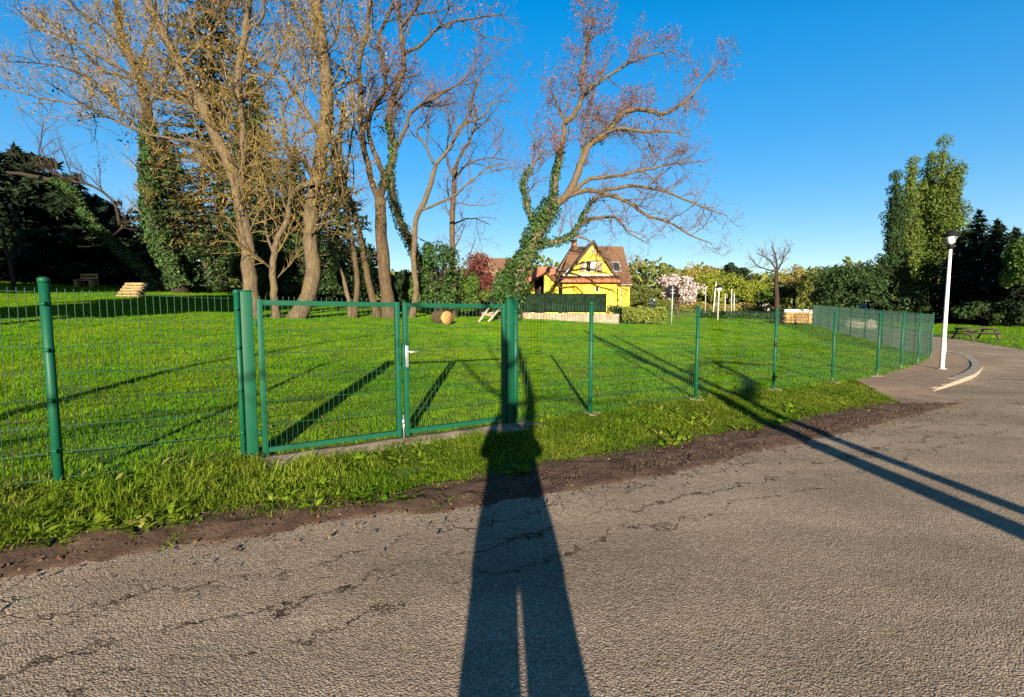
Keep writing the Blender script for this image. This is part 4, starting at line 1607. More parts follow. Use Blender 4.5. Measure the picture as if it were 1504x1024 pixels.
def poplar(label, u, v_top, half_px, D, mat, n=14000):
    g = P(u, 478, D)
    gz = float(zxy(g.x, g.y))
    H = P(u, v_top, D).z - gz
    R_ = half_px / F * D
    root = empty('poplar_tree', (g.x, g.y, gz), label, 'poplar', 'poplars at the bend')
    trunk_mb((g.x, g.y, gz - .1), (g.x, g.y, gz + H * .95), .35, .03, MAT['bark_dark'], root, .04)
    nst = 26
    cen, rad, ls = [], [], []
    for i in range(nst):
        az = rnd.random() * 6.283
        k0 = rnd.uniform(.06, .75)
        q = R_ * rnd.uniform(.3, .85) * math.sin(math.pi * min(1, (.12 + k0 * .9))) ** .5
        top = min(k0 + rnd.uniform(.2, .34), 1)
        taper = (1 - top) ** .45 * 1.1 + .1
        p0 = np.array([g.x, g.y, gz + H * k0 * .8])
        p1 = np.array([g.x + math.cos(az) * q * min(1, taper), g.y + math.sin(az) * q * min(1, taper), gz + H * top])
        ls.append((resample(np.array([p0, (p0 + p1) / 2 + (p1 - np.array([g.x, g.y, p1[2]])) * .3, p1]), 5), np.linspace(.09, .015, 5)))
        for x_ in np.linspace(.25, 1, 5):
            c = p0 * (1 - x_) + p1 * x_
            cen.append(c + rng.normal(size=3) * .12)
            rr = R_ * rnd.uniform(.24, .4)
            rad.append((rr, rr, H * .04))
    a = Acc()
    a.tubes(ls, 4)
    a.build('limbs', MAT['bark_dark'], root)
    pts, d = clump_points(n, np.array(cen), np.array(rad), .4)
    a = Acc()
    a.leaves(pts, np.full(n, .115), d)
    tag(a.build('crown', MAT[mat], root), kind='stuff')


poplar('leftmost and lowest of the clustered poplars', 1303, 258, 25, 54, 'leaf_dark')
poplar('short side poplar filling the gap under the tallest one', 1350, 262, 28, 55, 'leaf_mid')
poplar('second poplar from the left, green', 1325, 238, 26, 55, 'poplar')
poplar('middle poplar squeezed behind its neighbours', 1346, 224, 25, 57, 'leaf_mid')
poplar('tallest poplar, bright yellow-green at its top', 1368, 206, 30, 54, 'poplar')
poplar('rightmost poplar with rounded bright right shoulder', 1388, 250, 25, 53, 'poplar')

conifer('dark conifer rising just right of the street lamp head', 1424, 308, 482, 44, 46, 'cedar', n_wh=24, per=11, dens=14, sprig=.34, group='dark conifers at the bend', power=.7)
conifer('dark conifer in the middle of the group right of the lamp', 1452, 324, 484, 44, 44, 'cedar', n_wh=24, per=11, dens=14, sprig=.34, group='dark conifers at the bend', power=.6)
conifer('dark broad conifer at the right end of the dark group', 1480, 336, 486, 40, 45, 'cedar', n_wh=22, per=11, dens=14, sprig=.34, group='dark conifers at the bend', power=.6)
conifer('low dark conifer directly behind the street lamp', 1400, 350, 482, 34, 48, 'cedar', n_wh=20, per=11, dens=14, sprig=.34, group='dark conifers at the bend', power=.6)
leafy('tall light green tree cut off by the right edge of the picture', 1530, 290, 490, 52, 38, 'leaf_mid', n=5200, leaf=.17, nclump=36, bottom=.15)
leafy('dark bush below the conifers at the right edge', 1450, 440, 486, 40, 42, 'leaf_dark', 'leafy_bush', 'bush', None, n=2600, leaf=.15, bottom=.02, trunk=.05)

# far wood closing the view
n = 52000
x = -170 + 420 * rng.random(n)
y = 118 + 26 * rng.random(n) + .1 * np.abs(x - 20)
hh = (5.5 + 6 * vnoise(x / 9, y / 14, 61) + 3 * vnoise(x / 3.1, y / 5, 62)) * rng.random(n) ** .9
a = Acc()
a.leaves(np.stack([x, y, zxy(x, y) + hh], -1), np.full(n, .75))
tag(a.build('far_wood', MAT['leaf_olive']), 'far wood closing the view behind the houses', kind='stuff')

# far street and low hedges behind the lawn
a = Acc()
xq = np.linspace(14, 62, 60)
yq = np.linspace(0, 1, 8)
XX = np.repeat(xq[:, None], 8, 1)
YY = 47 + (XX - 14) * .12 + 6.5 * yq[None, :]
a.grid(np.stack([XX, YY, zxy(XX, YY) + .03], -1).reshape(-1, 3), 60, 8)
tag(a.build('street', MAT['pave'], smooth=True), 'far street behind the lawn', kind='structure')
for (xa, xb, yy_, hh_, lab, mt) in ((17.2, 27.0, 43.5, .62, 'long low dark hedge edging the lawn before the far street', 'leaf_dark'), (13.5, 20.5, 58, 1.5, 'taller dull green hedge across the far street behind the poles', 'leaf_olive'), (21.5, 34, 62, 1.2, 'brown budding hedge across the far street behind the car', 'leaf_ochre')):
    n = int((xb - xa) * 260)
    x = xa + (xb - xa) * rng.random(n)
    y = yy_ + (rng.random(n) - .5) * .9 + (x - xa) * .1
    a = Acc()
    a.leaves(np.stack([x, y, zxy(x, y) + hh_ * (.75 + .4 * vnoise(x * 1.2, x * 0, 71)) * rng.random(n) ** .6], -1), np.full(n, .11))
    tag(a.build('hedge', MAT[mt]), lab, 'hedge')

# magnolia
mg = leafy('magnolia in full pale pink blossom behind the round sign', 994, 402, 474, 34, 40, 'blossom', 'magnolia_tree', 'tree', None, n=1500, leaf=.13, nclump=34, bottom=.3, bark='bark', trunk=.12, shell=.3)

# clipped hedge between the wall and the signpost
a = Acc()
n = 5200
q0, q1 = hit(912, 476), hit(975, 478)
k = rng.random(n)
w = (rng.random(n) - .5) * 1.1
px_ = q0.x + (q1.x - q0.x) * k
py_ = q0.y + (q1.y - q0.y) * k + w
hh = (.95 + .3 * vnoise(k * 7, k * 0, 41)) * (1 - .25 * np.abs(w * 1.8) ** 3)
pz_ = zxy(px_, py_) + hh * (.1 + .9 * rng.random(n) ** .5)
a.leaves(np.stack([px_, py_, pz_], -1), np.full(n, .085))
tag(a.build('hedge', MAT['leaf_lime']), 'low bright green hedge between stone wall and round signpost', 'hedge')

#@@HOUSE
# ------------------------------------------------------------------ yellow house
def V3(u, v, D):
    return np.array(tuple(P(u, v, D)))


D1 = 42.0
hb = float(zxy(6.5, 44)) - .3
house = empty('yellow_house', (6.5, 44, hb), 'bright yellow house with steep brown roof and front gable behind the screened wall', 'house')
xl, xr = V3(822, 413, D1)[0], V3(910, 414, D1)[0]
ax, az_ = V3(871, 354, D1)[0], V3(871, 354, D1)[2]
ez = V3(866, 414, D1)[2]
# front wall with gable
il, ir = xl + .25, xr - .25
a = Acc()
out = [(il, D1, hb), (ir, D1, hb), (ir, D1, ez), (ax, D1, az_ - .28), (il, D1, ez)]
a.prism(out, [(x_, y_ + 6, z_q) for x_, y_, z_q in out])
a.build('wall', MAT['yellow'], house)
# main body set back
xR = 10.75
a = Acc()
a.box(((ir + xR - .3) / 2 + .001, 46.0, (hb + ez) / 2), (xR - .3 - ir, 5.2, ez - hb), None)
a.build('wall', MAT['yellow'], house)


def roof_slab(name, pts, th, mat, parent):
    a = Acc()
    p = np.array(pts)
    n = np.cross(p[1] - p[0], p[2] - p[0])
    n /= np.linalg.norm(n)
    if n[2] < 0:
        n = -n
    a.prism(p - n * th, p)
    return a.build(name, mat, parent)


f0, f1 = D1 - .45, D1 + 5.2
roof_slab('gable_roof', [(ax, f0, az_ + .02), (ax, f1, az_ + .02), (xl - .12, f1, ez - .16), (xl - .12, f0, ez - .16)], .14, MAT['tiles'], house)
roof_slab('gable_roof', [(ax, f0, az_ + .02), (ax, f1, az_ + .02), (xr + .12, f1, ez - .16), (xr + .12, f0, ez - .16)], .14, MAT['tiles'], house)
rz = V3(914, 362, 47)[2]
roof_slab('main_roof', [(4.3, 43.1, ez + .3), (xR + .05, 43.1, ez - .1), (xR + .05, 47, rz), (5.75, 47, rz)], .16, MAT['tiles'], house)
roof_slab('main_roof', [(4.3, 50.9, ez - .1), (xR + .05, 50.9, ez - .1), (xR + .05, 47, rz - .02), (5.75, 47, rz - .02)], .16, MAT['tiles'], house)
roof_slab('main_roof', [(3.75, 43.1, ez + .35), (3.75, 50.9, ez + .35), (5.75, 47, rz), (5.75, 46.9, rz)], .14, MAT['tiles'], house)
a = Acc()
a.prism([(xR - .3, 43.4, hb), (xR - .3, 50.6, hb), (xR - .3, 50.6, ez - .15), (xR - .3, 47, rz - .3), (xR - .3, 43.4, ez - .15)],
        [(xR - .1, 43.4, hb), (xR - .1, 50.6, hb), (xR - .1, 50.6, ez - .15), (xR - .1, 47, rz - .3), (xR - .1, 43.4, ez - .15)])
a.build('wall', MAT['yellow'], house)
# bargeboards of the gable
for sx in (xl - .12, xr + .12):
    a = Acc()
    p0, p1 = np.array([ax, f0 - .03, az_ - .0]), np.array([sx, f0 - .03, ez - .18])
    off = np.array([0, 0, -.2])
    a.prism([p0, p1, p1 + off, p0 + off], [q + np.array([0, .04, 0]) for q in (p0, p1, p1 + off, p0 + off)])
    a.build('bargeboard', MAT['wood_dark_shaded'], house)
# small tiled pent roof across the gable foot
a = Acc()
za, zb = V3(866, 406, D1)[2], V3(866, 414, D1)[2]
a.prism([(xl + .1, D1 - .02, za), (xl + .1, D1 - .62, zb), (xl + .1, D1 - .62, zb - .08), (xl + .1, D1 - .02, zb - .08)],
        [(xr - .1, D1 - .02, za), (xr - .1, D1 - .62, zb), (xr - .1, D1 - .62, zb - .08), (xr - .1, D1 - .02, zb - .08)])
a.build('pent_roof', MAT['terracotta'], house)
# pale trims
a = Acc()
a.box(((xl + xr) / 2, D1 - .035, za + .12), (xr - xl - .6, .06, .2))
a.build('trim_board', MAT['trim'], house)


def hbox(name, u0, v0, u1, v1, D, dep, mat, parent, front=.0):
    p, q = V3(u0, v1, D), V3(u1, v0, D)
    a = Acc()
    a.box(((p[0] + q[0]) / 2, D - front + dep / 2 - dep, (p[2] + q[2]) / 2), (q[0] - p[0], dep, q[2] - p[2]))
    return a.build(name, mat, parent)


w_ = hbox('window', 859.5, 383, 876.5, 400, D1, .05, MAT['trim'], house, .0)
hbox('pane', 861, 384.5, 867.5, 398.5, D1, .03, MAT['dark_glass'], w_, .05)
hbox('curtain', 868.5, 384.5, 875, 398.5, D1, .03, MAT['white'], w_, .05)
for ua, ub in ((852, 858.5), (877.5, 884)):
    hbox('shutter', ua, 384, ub, 400, D1, .06, MAT['shutter'], house, .0)
for u_ in (855, 860, 865, 870, 875, 880):
    pass
w_ = hbox('window', 874, 420, 880, 429, D1, .05, MAT['trim'], house, .0)
hbox('pane', 875.3, 421.3, 878.7, 427.7, D1, .03, MAT['dark_glass'], w_, .05)
w_ = hbox('window', 867.5, 366, 874.5, 372, D1, .05, MAT['trim'], house, .0)
hbox('pane', 868.7, 367, 873.3, 371, D1, .03, MAT['shutter'], w_, .05)

# skylights lie in the roof slope
def on_main(x, k):
    y = 43.1 + 3.9 * k
    z0 = ez - .1 + (rz - ez + .1) * k
    return np.array([x, y, z0])


nrm = np.array([0, -(rz - ez + .1), 3.9])
nrm = nrm / np.linalg.norm(nrm)
for x0, x1, k0, k1 in ((9.35, 10.05, .28, .55),):
    a = Acc()
    p = [on_main(x0, k0), on_main(x1, k0), on_main(x1, k1), on_main(x0, k1)]
    a.prism([q + nrm * .0 for q in p], [q + nrm * .09 for q in p])
    sk = a.build('skylight', MAT['grey_metal'], house)
    a = Acc()
    p = [on_main(x0 + .07, k0 + .03), on_main(x1 - .07, k0 + .03), on_main(x1 - .07, k1 - .03), on_main(x0 + .07, k1 - .03)]
    a.prism([q + nrm * .08 for q in p], [q + nrm * .11 for q in p])
    a.build('pane', MAT['dark_glass'], sk)
a = Acc()
p = [np.array([xl - .12 + (ax - xl + .12) * k_, y_, ez - .16 + (az_ - ez + .18) * k_]) for k_, y_ in ((.12, 42.6), (.12, 43.4), (.4, 43.4), (.4, 42.6))]
nn = np.array([-(az_ - ez), 0, ax - xl])
nn = nn / np.linalg.norm(nn)
a.prism([q + nn * .005 for q in p], [q + nn * .1 for q in p])
a.build('skylight', MAT['grey_metal'], house)
# chimney
a = Acc()
a.box((6.1, 47.5, rz + .1), (.5, .5, 1.1))
a.build('chimney', MAT['terracotta'], house)
# gutter and downpipe
a = Acc()
a.tubes([(np.array([(xr + .16, D1 - .1, ez - .2), (xr + .16, D1 - .1, hb)]), np.array([.05, .05])),
         (np.array([(xr + .2, 43.0, ez - .2), (xR + .05, 43.0, ez - .2)]), np.array([.07, .07]))], 6)
a.build('gutter', MAT['shutter'], house)
# lower annexe with carport opening
D2 = 39.5
axl, axr = V3(768, 421, D2)[0], V3(824, 421, D2)[0]
apx, apz = V3(802, 399, D2)[0], V3(802, 399, D2)[2]
aez = V3(800, 421, D2)[2]
o0, o1 = V3(785, 430, D2)[0], V3(799, 430, D2)[0]
a = Acc()
slopeL = (apz - aez) / (apx - axl)
zat = lambda x_: (apz - (apx - x_) * slopeL if x_ < apx else apz - (x_ - apx) * (apz - aez) / (axr - apx)) - .12
for xa, xb in ((axl + .2, o0), (o1, axr - .2)):
    mids = [x_ for x_ in (apx,) if xa < x_ < xb]
    top = [(x_, D2, zat(x_)) for x_ in [xb] + mids + [xa]]
    o = [(xa, D2, hb), (xb, D2, hb)] + top
    a.prism(o, [(x_, y_ + .25, z_q) for x_, y_, z_q in o])
a.build('annexe_wall', MAT['yellow'], house)
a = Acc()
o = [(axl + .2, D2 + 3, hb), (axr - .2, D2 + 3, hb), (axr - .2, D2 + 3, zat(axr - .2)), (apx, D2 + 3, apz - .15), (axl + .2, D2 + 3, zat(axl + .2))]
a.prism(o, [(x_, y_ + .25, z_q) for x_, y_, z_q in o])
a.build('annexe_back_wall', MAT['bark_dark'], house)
for sx, q in ((axl - .1, -1), (axr + .05, 1)):
    roof_slab('annexe_roof', [(apx, D2 - .35, apz), (apx, D2 + 5, apz), (sx, D2 + 5, aez - .05), (sx, D2 - .35, aez - .05)], .14, MAT['tiles'], house)
roof_slab('wing_roof', [tuple(V3(765, 412, 44)), tuple(V3(816, 408, 44)), tuple(V3(816, 392, 46.5)), tuple(V3(777, 392, 46.5))], .14, MAT['terracotta'], house)

# neighbour's wall seen left of the leaning tree
nh = empty('far_house', tuple(P(735, 450, 58)), 'second yellow house showing a sliver of wall left of the leaning tree', 'house')
p = P(733, 450, 58)
nz = float(zxy(p.x, p.y))
a = Acc()
a.box((p.x, 60, nz + 2.1), (3.0, 4, 4.2))
a.build('wall', MAT['yellow'], nh)
zt = nz + 4.2
roof_slab('roof', [(p.x - 1.8, 57.6, zt - .1), (p.x + 1.8, 57.6, zt - .1), (p.x + 1.8, 60, zt + 1.9), (p.x - 1.8, 60, zt + 1.9)], .14, MAT['tiles'], nh)
roof_slab('roof', [(p.x - 1.8, 62.4, zt - .1), (p.x + 1.8, 62.4, zt - .1), (p.x + 1.8, 60, zt + 1.9), (p.x - 1.8, 60, zt + 1.9)], .14, MAT['tiles'], nh)
a = Acc()
a.box((p.x + .3, 57.98, nz + 2.8), (.8, .06, 1.0))
w_ = a.build('window', MAT['trim'], nh)
a = Acc()
a.box((p.x + .3, 57.94, nz + 2.8), (.6, .05, .8))
a.build('pane', MAT['dark_glass'], w_)

# low rubble wall with dark netting screen above
wl = empty('screened_wall', tuple(hit(770, 474)), 'low stone wall carrying a dark green netting screen in front of the house', 'wall')
q0, q1 = hit(672, 470), hit(909, 475)
wy0, wy1 = 31.5, 31.0
wx0, wx1 = ray(672, 470)[0] * wy0, ray(909, 475)[0] * wy1
zb0, zb1 = float(zxy(wx0, wy0)) - .2, float(zxy(wx1, wy1)) - .2
zt0 = P(700, 458, wy0).z
zt1 = P(909, 461, wy1).z
a = Acc()
nseg = 14
xs_ = np.linspace(wx0, wx1, nseg)
for i in range(nseg - 1):
    xa, xb = xs_[i] + .0, xs_[i + 1]
    k0, k1 = i / (nseg - 1), (i + 1) / (nseg - 1)
    ya, yb = wy0 + (wy1 - wy0) * k0, wy0 + (wy1 - wy0) * k1
    tz = zt0 + (zt1 - zt0) * (k0 + k1) / 2 + rnd.uniform(-.03, .03)
    a.prism([(xa, ya, zb0 - .5), (xb, yb, zb0 - .5), (xb, yb, tz), (xa, ya, tz)], [(xa, ya + .3, zb0 - .5), (xb, yb + .3, zb0 - .5), (xb, yb + .3, tz), (xa, ya + .3, tz)])
a.build('stone_base', MAT['rubble'], wl)
sx1 = ray(893, 440)[0] * wy1
npan = 7
px0 = ray(680, 440)[0] * wy0
for i in range(npan):
    xa, xb = px0 + (sx1 - px0) * i / npan, px0 + (sx1 - px0) * (i + 1) / npan
    ztop = P(790, 431, wy1).z
    a = Acc()
    nx, nzz = 12, 6
    gx, gz2 = np.meshgrid(np.linspace(xa + .004, xb - .004, nx), np.linspace(zt0 - .05, ztop, nzz), indexing='ij')
    gy = wy0 + .15 + .05 * np.sin(gx * 7 + i) * np.sin(gz2 * 5)
    v = np.stack([gx, gy, gz2], -1).reshape(-1, 3)
    a.grid(v, nx, nzz)
    o = a.build('netting_panel', MAT['screen'], wl, smooth=True)
    sol = o.modifiers.new('thick', 'SOLIDIFY')
    sol.thickness = .015
    a = Acc()
    a.bar((xb, wy0 + .15, zt0 - .2), (xb, wy0 + .15, ztop + .03), .028, 6)
    a.build('post', MAT['dark'], wl)
leafy('dark bush at the right end of the netting screen', 905, 446, 470, 14, 33, 'leaf_dark', 'leafy_bush', 'bush', None, n=1300, leaf=.09, bottom=.02, trunk=.04)

#@@SMALL
# ------------------------------------------------------------------ small things on and beyond the lawn
# street lamp at the bend
lb = hit(1383, 543)
lz = float(z_pave(*st(lb.x, lb.y)))
lamp = empty('street_lamp', (lb.x, lb.y, lz), 'slim white street lamp with dark hooded head on the pavement at the bend', 'street lamp')
Hh = P(1400, 366, lb.y).z - lz
a = Acc()
a.tubes([(np.array([(lb.x, lb.y, lz - .05), (lb.x, lb.y, lz + 1), (lb.x, lb.y, lz + Hh)]), np.array([.062, .052, .038]))], 14, caps=True)
a.build('pole', MAT['white'], lamp, smooth=True)
a = Acc()
a.tubes([(np.array([(lb.x, lb.y, lz), (lb.x, lb.y, lz + .02)]), np.array([.12, .12]))], 14, caps=True)
a.build('base_plate', MAT['grey_metal'], lamp)
a = Acc()
a.tubes([(np.array([(lb.x, lb.y, lz + Hh), (lb.x, lb.y, lz + Hh + .12)]), np.array([.07, .09]))], 12, caps=True)
for q in range(3):
    an = q * 2.094 + .5
    e = np.array([math.cos(an), math.sin(an), 0])
    c = np.array([lb.x, lb.y, lz + Hh + .1])
    a.tubes([(np.array([c + e * .06, c + e * .15 + [0, 0, .08], c + e * .15 + [0, 0, .26]]), np.array([.012, .012, .012]))], 5)
a.build('bracket', MAT['dark'], lamp)
a = Acc()
cz = lz + Hh + .12
a.tubes([(np.array([(lb.x, lb.y, cz), (lb.x, lb.y, cz + .06), (lb.x, lb.y, cz + .2), (lb.x, lb.y, cz + .26)]), np.array([.04, .1, .125, .11]))], 16, caps=True)
a.build('lens', MAT['lens'], lamp, smooth=True)
a = Acc()
a.tubes([(np.array([(lb.x, lb.y, cz + .245), (lb.x, lb.y, cz + .27), (lb.x, lb.y, cz + .36), (lb.x, lb.y, cz + .41)]), np.array([.205, .2, .12, .03]))], 18, caps=True)
a.build('hood', MAT['dark'], lamp, smooth=True)

a = Acc()
a.box((lb.x - .0, lb.y - .064, lz + .62), (.06, .012, .3))
a.build('access_door', MAT['lens'], lamp, bevel=.004)

# round sign seen from behind
sb = hit(986, 477)
sg_ = empty('road_sign', tuple(sb), 'round road sign seen from its black back on a thin pole', 'sign')
sc_p = P(988, 428, sb.y)
a = Acc()
a.tubes([(np.array([(sb.x, sb.y, sb.z - .1), (sc_p.x, sb.y, sc_p.z + .35)]), np.array([.035, .035]))], 8, caps=True)
a.build('pole', MAT['grey_metal'], sg_)
rs = 9.5 / F * sb.y
a = Acc()
a.tubes([(np.array([(sc_p.x, sb.y + .05, sc_p.z), (sc_p.x, sb.y + .075, sc_p.z)]), np.array([rs, rs]))], 28, caps=True)
a.build('disc', MAT['dark'], sg_)
a = Acc()
for q in (-.12, .12):
    a.box((sc_p.x, sb.y + .005, sc_p.z + q), (.3, .05, .04))
a.build('bracket', MAT['grey_metal'], sg_)


def pole_thing(name, label, cat, u0, v0, u1, v1, D, r, mat, group=None, head=None):
    p = P(u0, v0, D)
    gz = float(zxy(p.x, p.y))
    q = P(u1, v1, D)
    root = empty(name, (p.x, p.y, gz), label, cat, group)
    a = Acc()
    a.tubes([(np.array([(p.x, p.y, gz - .1), (q.x, q.y, q.z)]), np.array([r, r * .8]))], 7, caps=True)
    a.build('pole', MAT[mat], root)
    if head == 'lamp':
        a = Acc()
        a.tubes([(np.array([(q.x, q.y, q.z), (q.x, q.y, q.z + .1), (q.x, q.y, q.z + .3)]), np.array([.08, .2, .24]))], 10, caps=True)
        a.build('lens', MAT['lens'], root)
        a = Acc()
        a.tubes([(np.array([(q.x, q.y, q.z + .3), (q.x, q.y, q.z + .36), (q.x, q.y, q.z + .52)]), np.array([.38, .34, .06]))], 12, caps=True)
        a.build('hood', MAT['dark'], root)
    if head == 'panel':
        a = Acc()
        a.box((q.x, q.y - .05, q.z - .25), (.5, .03, .6))
        a.build('panel', MAT['lens'], root, bevel=.01)
    return root


pole_thing('street_lamp', 'small far street lamp with dark hood, right of the magnolia', 'street lamp', 1054, 472, 1056, 428, 40, .045, 'white', None, 'lamp')
pole_thing('pole', 'leaning white pole just left of the small far street lamp', 'pole', 1047, 462, 1052, 414, 52, .055, 'lens', 'white poles along the far street')
pole_thing('pole', 'thin white pole just right of the small far street lamp', 'pole', 1065, 462, 1065, 431, 56, .035, 'lens', 'white poles along the far street')
pole_thing('pole', 'taller thin pole, left one of the close pair beyond the lamp', 'pole', 1074, 462, 1075, 424, 56, .035, 'lens', 'white poles along the far street')
pole_thing('pole', 'white pole, right one of the close pair beyond the lamp', 'pole', 1078, 463, 1078.5, 431, 55, .04, 'lens', 'white poles along the far street')
pole_thing('pole', 'short thin pole above the magnolia, against the lime tree', 'pole', 1036, 460, 1036.5, 422, 60, .05, 'grey_metal', 'white poles along the far street')
pole_thing('sign_post', 'small pale panel on a post left of the round sign', 'sign', 958, 458, 958, 440, 44, .04, 'white', None, 'panel')
pole_thing('wooden_stake', 'thin wooden stake beside the young leafless tree', 'stake', 1132, 476, 1132, 447, 36, .05, 'wood', None)

# dark car parked on the far street
def car(label, u, v, D, mat, yaw):
    p = P(u, v, D)
    gz = float(zxy(p.x, p.y)) + .02
    root = empty('parked_car', (p.x, p.y, gz), label, 'car')
    R = Matrix.Rotation(yaw, 3, 'Z')

    def w2(x, y, z):
        return np.array(tuple(R @ Vector((x, y, z)))) + np.array([p.x, p.y, gz])
    prof = [(-2.0, .35), (-2.05, .7), (-1.9, .95), (-1.35, 1.02), (-.85, 1.42), (.55, 1.45), (1.25, 1.0), (1.95, .85), (2.08, .6), (2.0, .32)]
    a = Acc()
    secs = []
    for yq, kx, kz in ((-.86, .97, .0), (-.8, 1, .0), (.8, 1, .0), (.86, .97, .0)):
        secs.append([w2(x * kx, yq * (1 - .16 * max(0, z - .95) / .5), z) for x, z in prof])
    for A, B in zip(secs[:-1], secs[1:]):
        n_ = len(prof)
        a.add(np.vstack([A, B]), [(i, (i + 1) % n_, n_ + (i + 1) % n_, n_ + i) for i in range(n_)])
    a.poly(secs[0][::-1])
    a.poly(secs[-1])
    a.build('body', MAT[mat], root)
    for sy in (-.87, .87):
        a = Acc()
        o = [w2(x, sy * (1 - .16 * max(0, z - .95) / .5) * 1.01, z) for x, z in ((-1.2, 1.03), (-.8, 1.36), (.5, 1.38), (1.05, 1.03))]
        o2 = [q - np.array(tuple(R @ Vector((0, np.sign(sy) * .03, 0)))) for q in o]
        a.prism(o, o2)
        a.build('side_window', MAT['dark_glass'], root)
        for x in (-1.25, 1.3):
            a = Acc()
            a.tubes([(np.array([w2(x, sy * .78, .32), w2(x, sy * 1.01, .32)]), np.array([.32, .32]))], 16, caps=True)
            wh = a.build('wheel', MAT['dark'], root)
            a = Acc()
            a.tubes([(np.array([w2(x, sy * 1.012, .32), w2(x, sy * 1.02, .32)]), np.array([.2, .18]))], 12, caps=True)
            a.build('rim', MAT['grey_metal'], wh)
    for y_ in (-.6, .6):
        a = Acc()
        a.box(w2(2.06, y_, .68), (.1, .34, .15), R)
        a.build('headlight', MAT['lens'], root, bevel=.02)
    a = Acc()
    o = [w2(.58, -.68, 1.43), w2(.58, .68, 1.43), w2(1.22, .74, 1.03), w2(1.22, -.74, 1.03)]
    a.prism(o, [q + np.array([0, 0, .02]) + np.array(tuple(R @ Vector((.012, 0, 0)))) for q in o])
    a.build('windscreen', MAT['dark_glass'], root)
    return root


car('dark blue car parked on the far street right of the white poles', 1096, 462, 82, 'blue_paint', math.radians(-25))

# white bungalow behind the car and the low pale buildings
def bungalow(label, u0, u1, v0, v1, D, roofmat, name='far_house', wall='white'):
    p, q = P(u0, v1, D), P(u1, v0, D)
    gz = float(zxy((p.x + q.x) / 2, D))
    root = empty(name, ((p.x + q.x) / 2, D, gz), label, 'house', None)
    w = q.x - p.x
    a = Acc()
    a.box(((p.x + q.x) / 2, D + 3, (gz - .3 + q.z) / 2), (w, 6, q.z - gz + .3))
    a.build('wall', MAT[wall], root)
    cx_ = (p.x + q.x) / 2
    for sg2 in (-1, 1):
        roof_slab('roof', [(cx_ - w / 2 - .3, D + 3 + sg2 * 3.5, q.z - .05), (cx_ + w / 2 + .3, D + 3 + sg2 * 3.5, q.z - .05), (cx_ + w / 2 + .3, D + 3, q.z + 1.3), (cx_ - w / 2 - .3, D + 3, q.z + 1.3)], .15, MAT[roofmat], root)
    for k in (.25, .7):
        a = Acc()
        a.box((p.x + w * k, D - .02, gz + (q.z - gz) * .6), (w * .18, .06, (q.z - gz) * .35))
        w_ = a.build('window', MAT['trim'], root)
        a = Acc()
        a.box((p.x + w * k, D - .06, gz + (q.z - gz) * .6), (w * .14, .05, (q.z - gz) * .28))
        a.build('pane', MAT['dark_glass'], w_)
    return root


bungalow('white bungalow behind the dark blue car', 1109, 1134, 445, 458, 76, 'shutter')
bungalow('low white building glimpsed under the big round dark tree', 1248, 1290, 450, 460, 66, 'shutter', 'far_building')
bungalow('pale house with grey roof among trees at the right edge', 1474, 1512, 458, 474, 52, 'grey_metal')

# low white wall behind the woodpile
a = Acc()
p, q = P(1152, 462, 50), P(1196, 463, 50)
gz = float(zxy(p.x, 50))
a.box(((p.x + q.x) / 2, 50, gz + .3), (q.x - p.x, .2, 1.0))
a.box(((p.x + q.x) / 2, 50, gz + .83), (q.x - p.x + .06, .28, .06))
tag(a.build('garden_wall', MAT['lens']), 'low pale wall behind the woodpile', 'wall')

# woodpile
p0, p1 = P(1148, 478, 37), P(1189, 479, 37)
gz = float(zxy((p0.x + p1.x) / 2, 37))
wpz = empty('woodpile', ((p0.x + p1.x) / 2, 37, gz), 'stack of sawn logs with pale round ends left of the back fence', 'woodpile')
ll = bpy.data.meshes
r_l = .12
rows = 4
ncol = int((p1.x - p0.x) / (2 * r_l))
proto_m = []
for v_ in range(3):
    a = Acc()
    n_ = 9
    a.tubes([(np.array([(0, -.5, 0), (0, .5, 0)]), np.array([r_l, r_l]))], n_, caps=True)
    me = a.build('log', MAT['wood'])
    me.data.materials.append(MAT['wood_end'])
    for pl in me.data.polygons:
        if len(pl.vertices) == n_:
            pl.material_index = 1
    proto_m.append(me)
cnt = 0
for rw_ in range(rows):
    for cl in range(ncol - (rw_ % 2)):
        src = proto_m[cnt % 3]
        o = src.copy() if cnt >= 3 else src
        if cnt >= 3:
            COL.objects.link(o)
        o.parent = wpz
        x_ = p0.x + r_l + cl * 2 * r_l + (rw_ % 2) * r_l - (p0.x + p1.x) / 2
        o.location = (x_, rnd.uniform(-.06, .06), .1 + r_l + rw_ * r_l * 1.74)
        k_ = rnd.uniform(.82, 1.04)
        o.scale = (k_, rnd.uniform(.9, 1.05), k_)
        o.rotation_euler = (0, rnd.random() * 6, 0)
        cnt += 1

m = M('log_face')
wv = m.n('ShaderNodeTexWave', wave_type='RINGS', rings_direction='SPHERICAL')
wv.inputs['Scale'].default_value = 9
wv.inputs['Distortion'].default_value = 3
mp = m.n('ShaderNodeMapping')
lp = hit(655, 477)
mp.inputs['Location'].default_value = (-lp.x - .05, -lp.y, -lp.z - .3)
m.l(m.P(), mp.inputs['Vector'])
m.l(mp.outputs[0], wv.inputs['Vector'])
m.color(m.mix(m.ramp(wv.outputs['Fac'], [(0, (.2, .1, .035)), (.5, (.36, .2, .075))]), m.ramp(m.noise(5, 5, .7), [(.3, .55), (.65, 1.1)]), 1.0, 'MULTIPLY')).set(.9, .1)
MAT['log_face'] = m.m
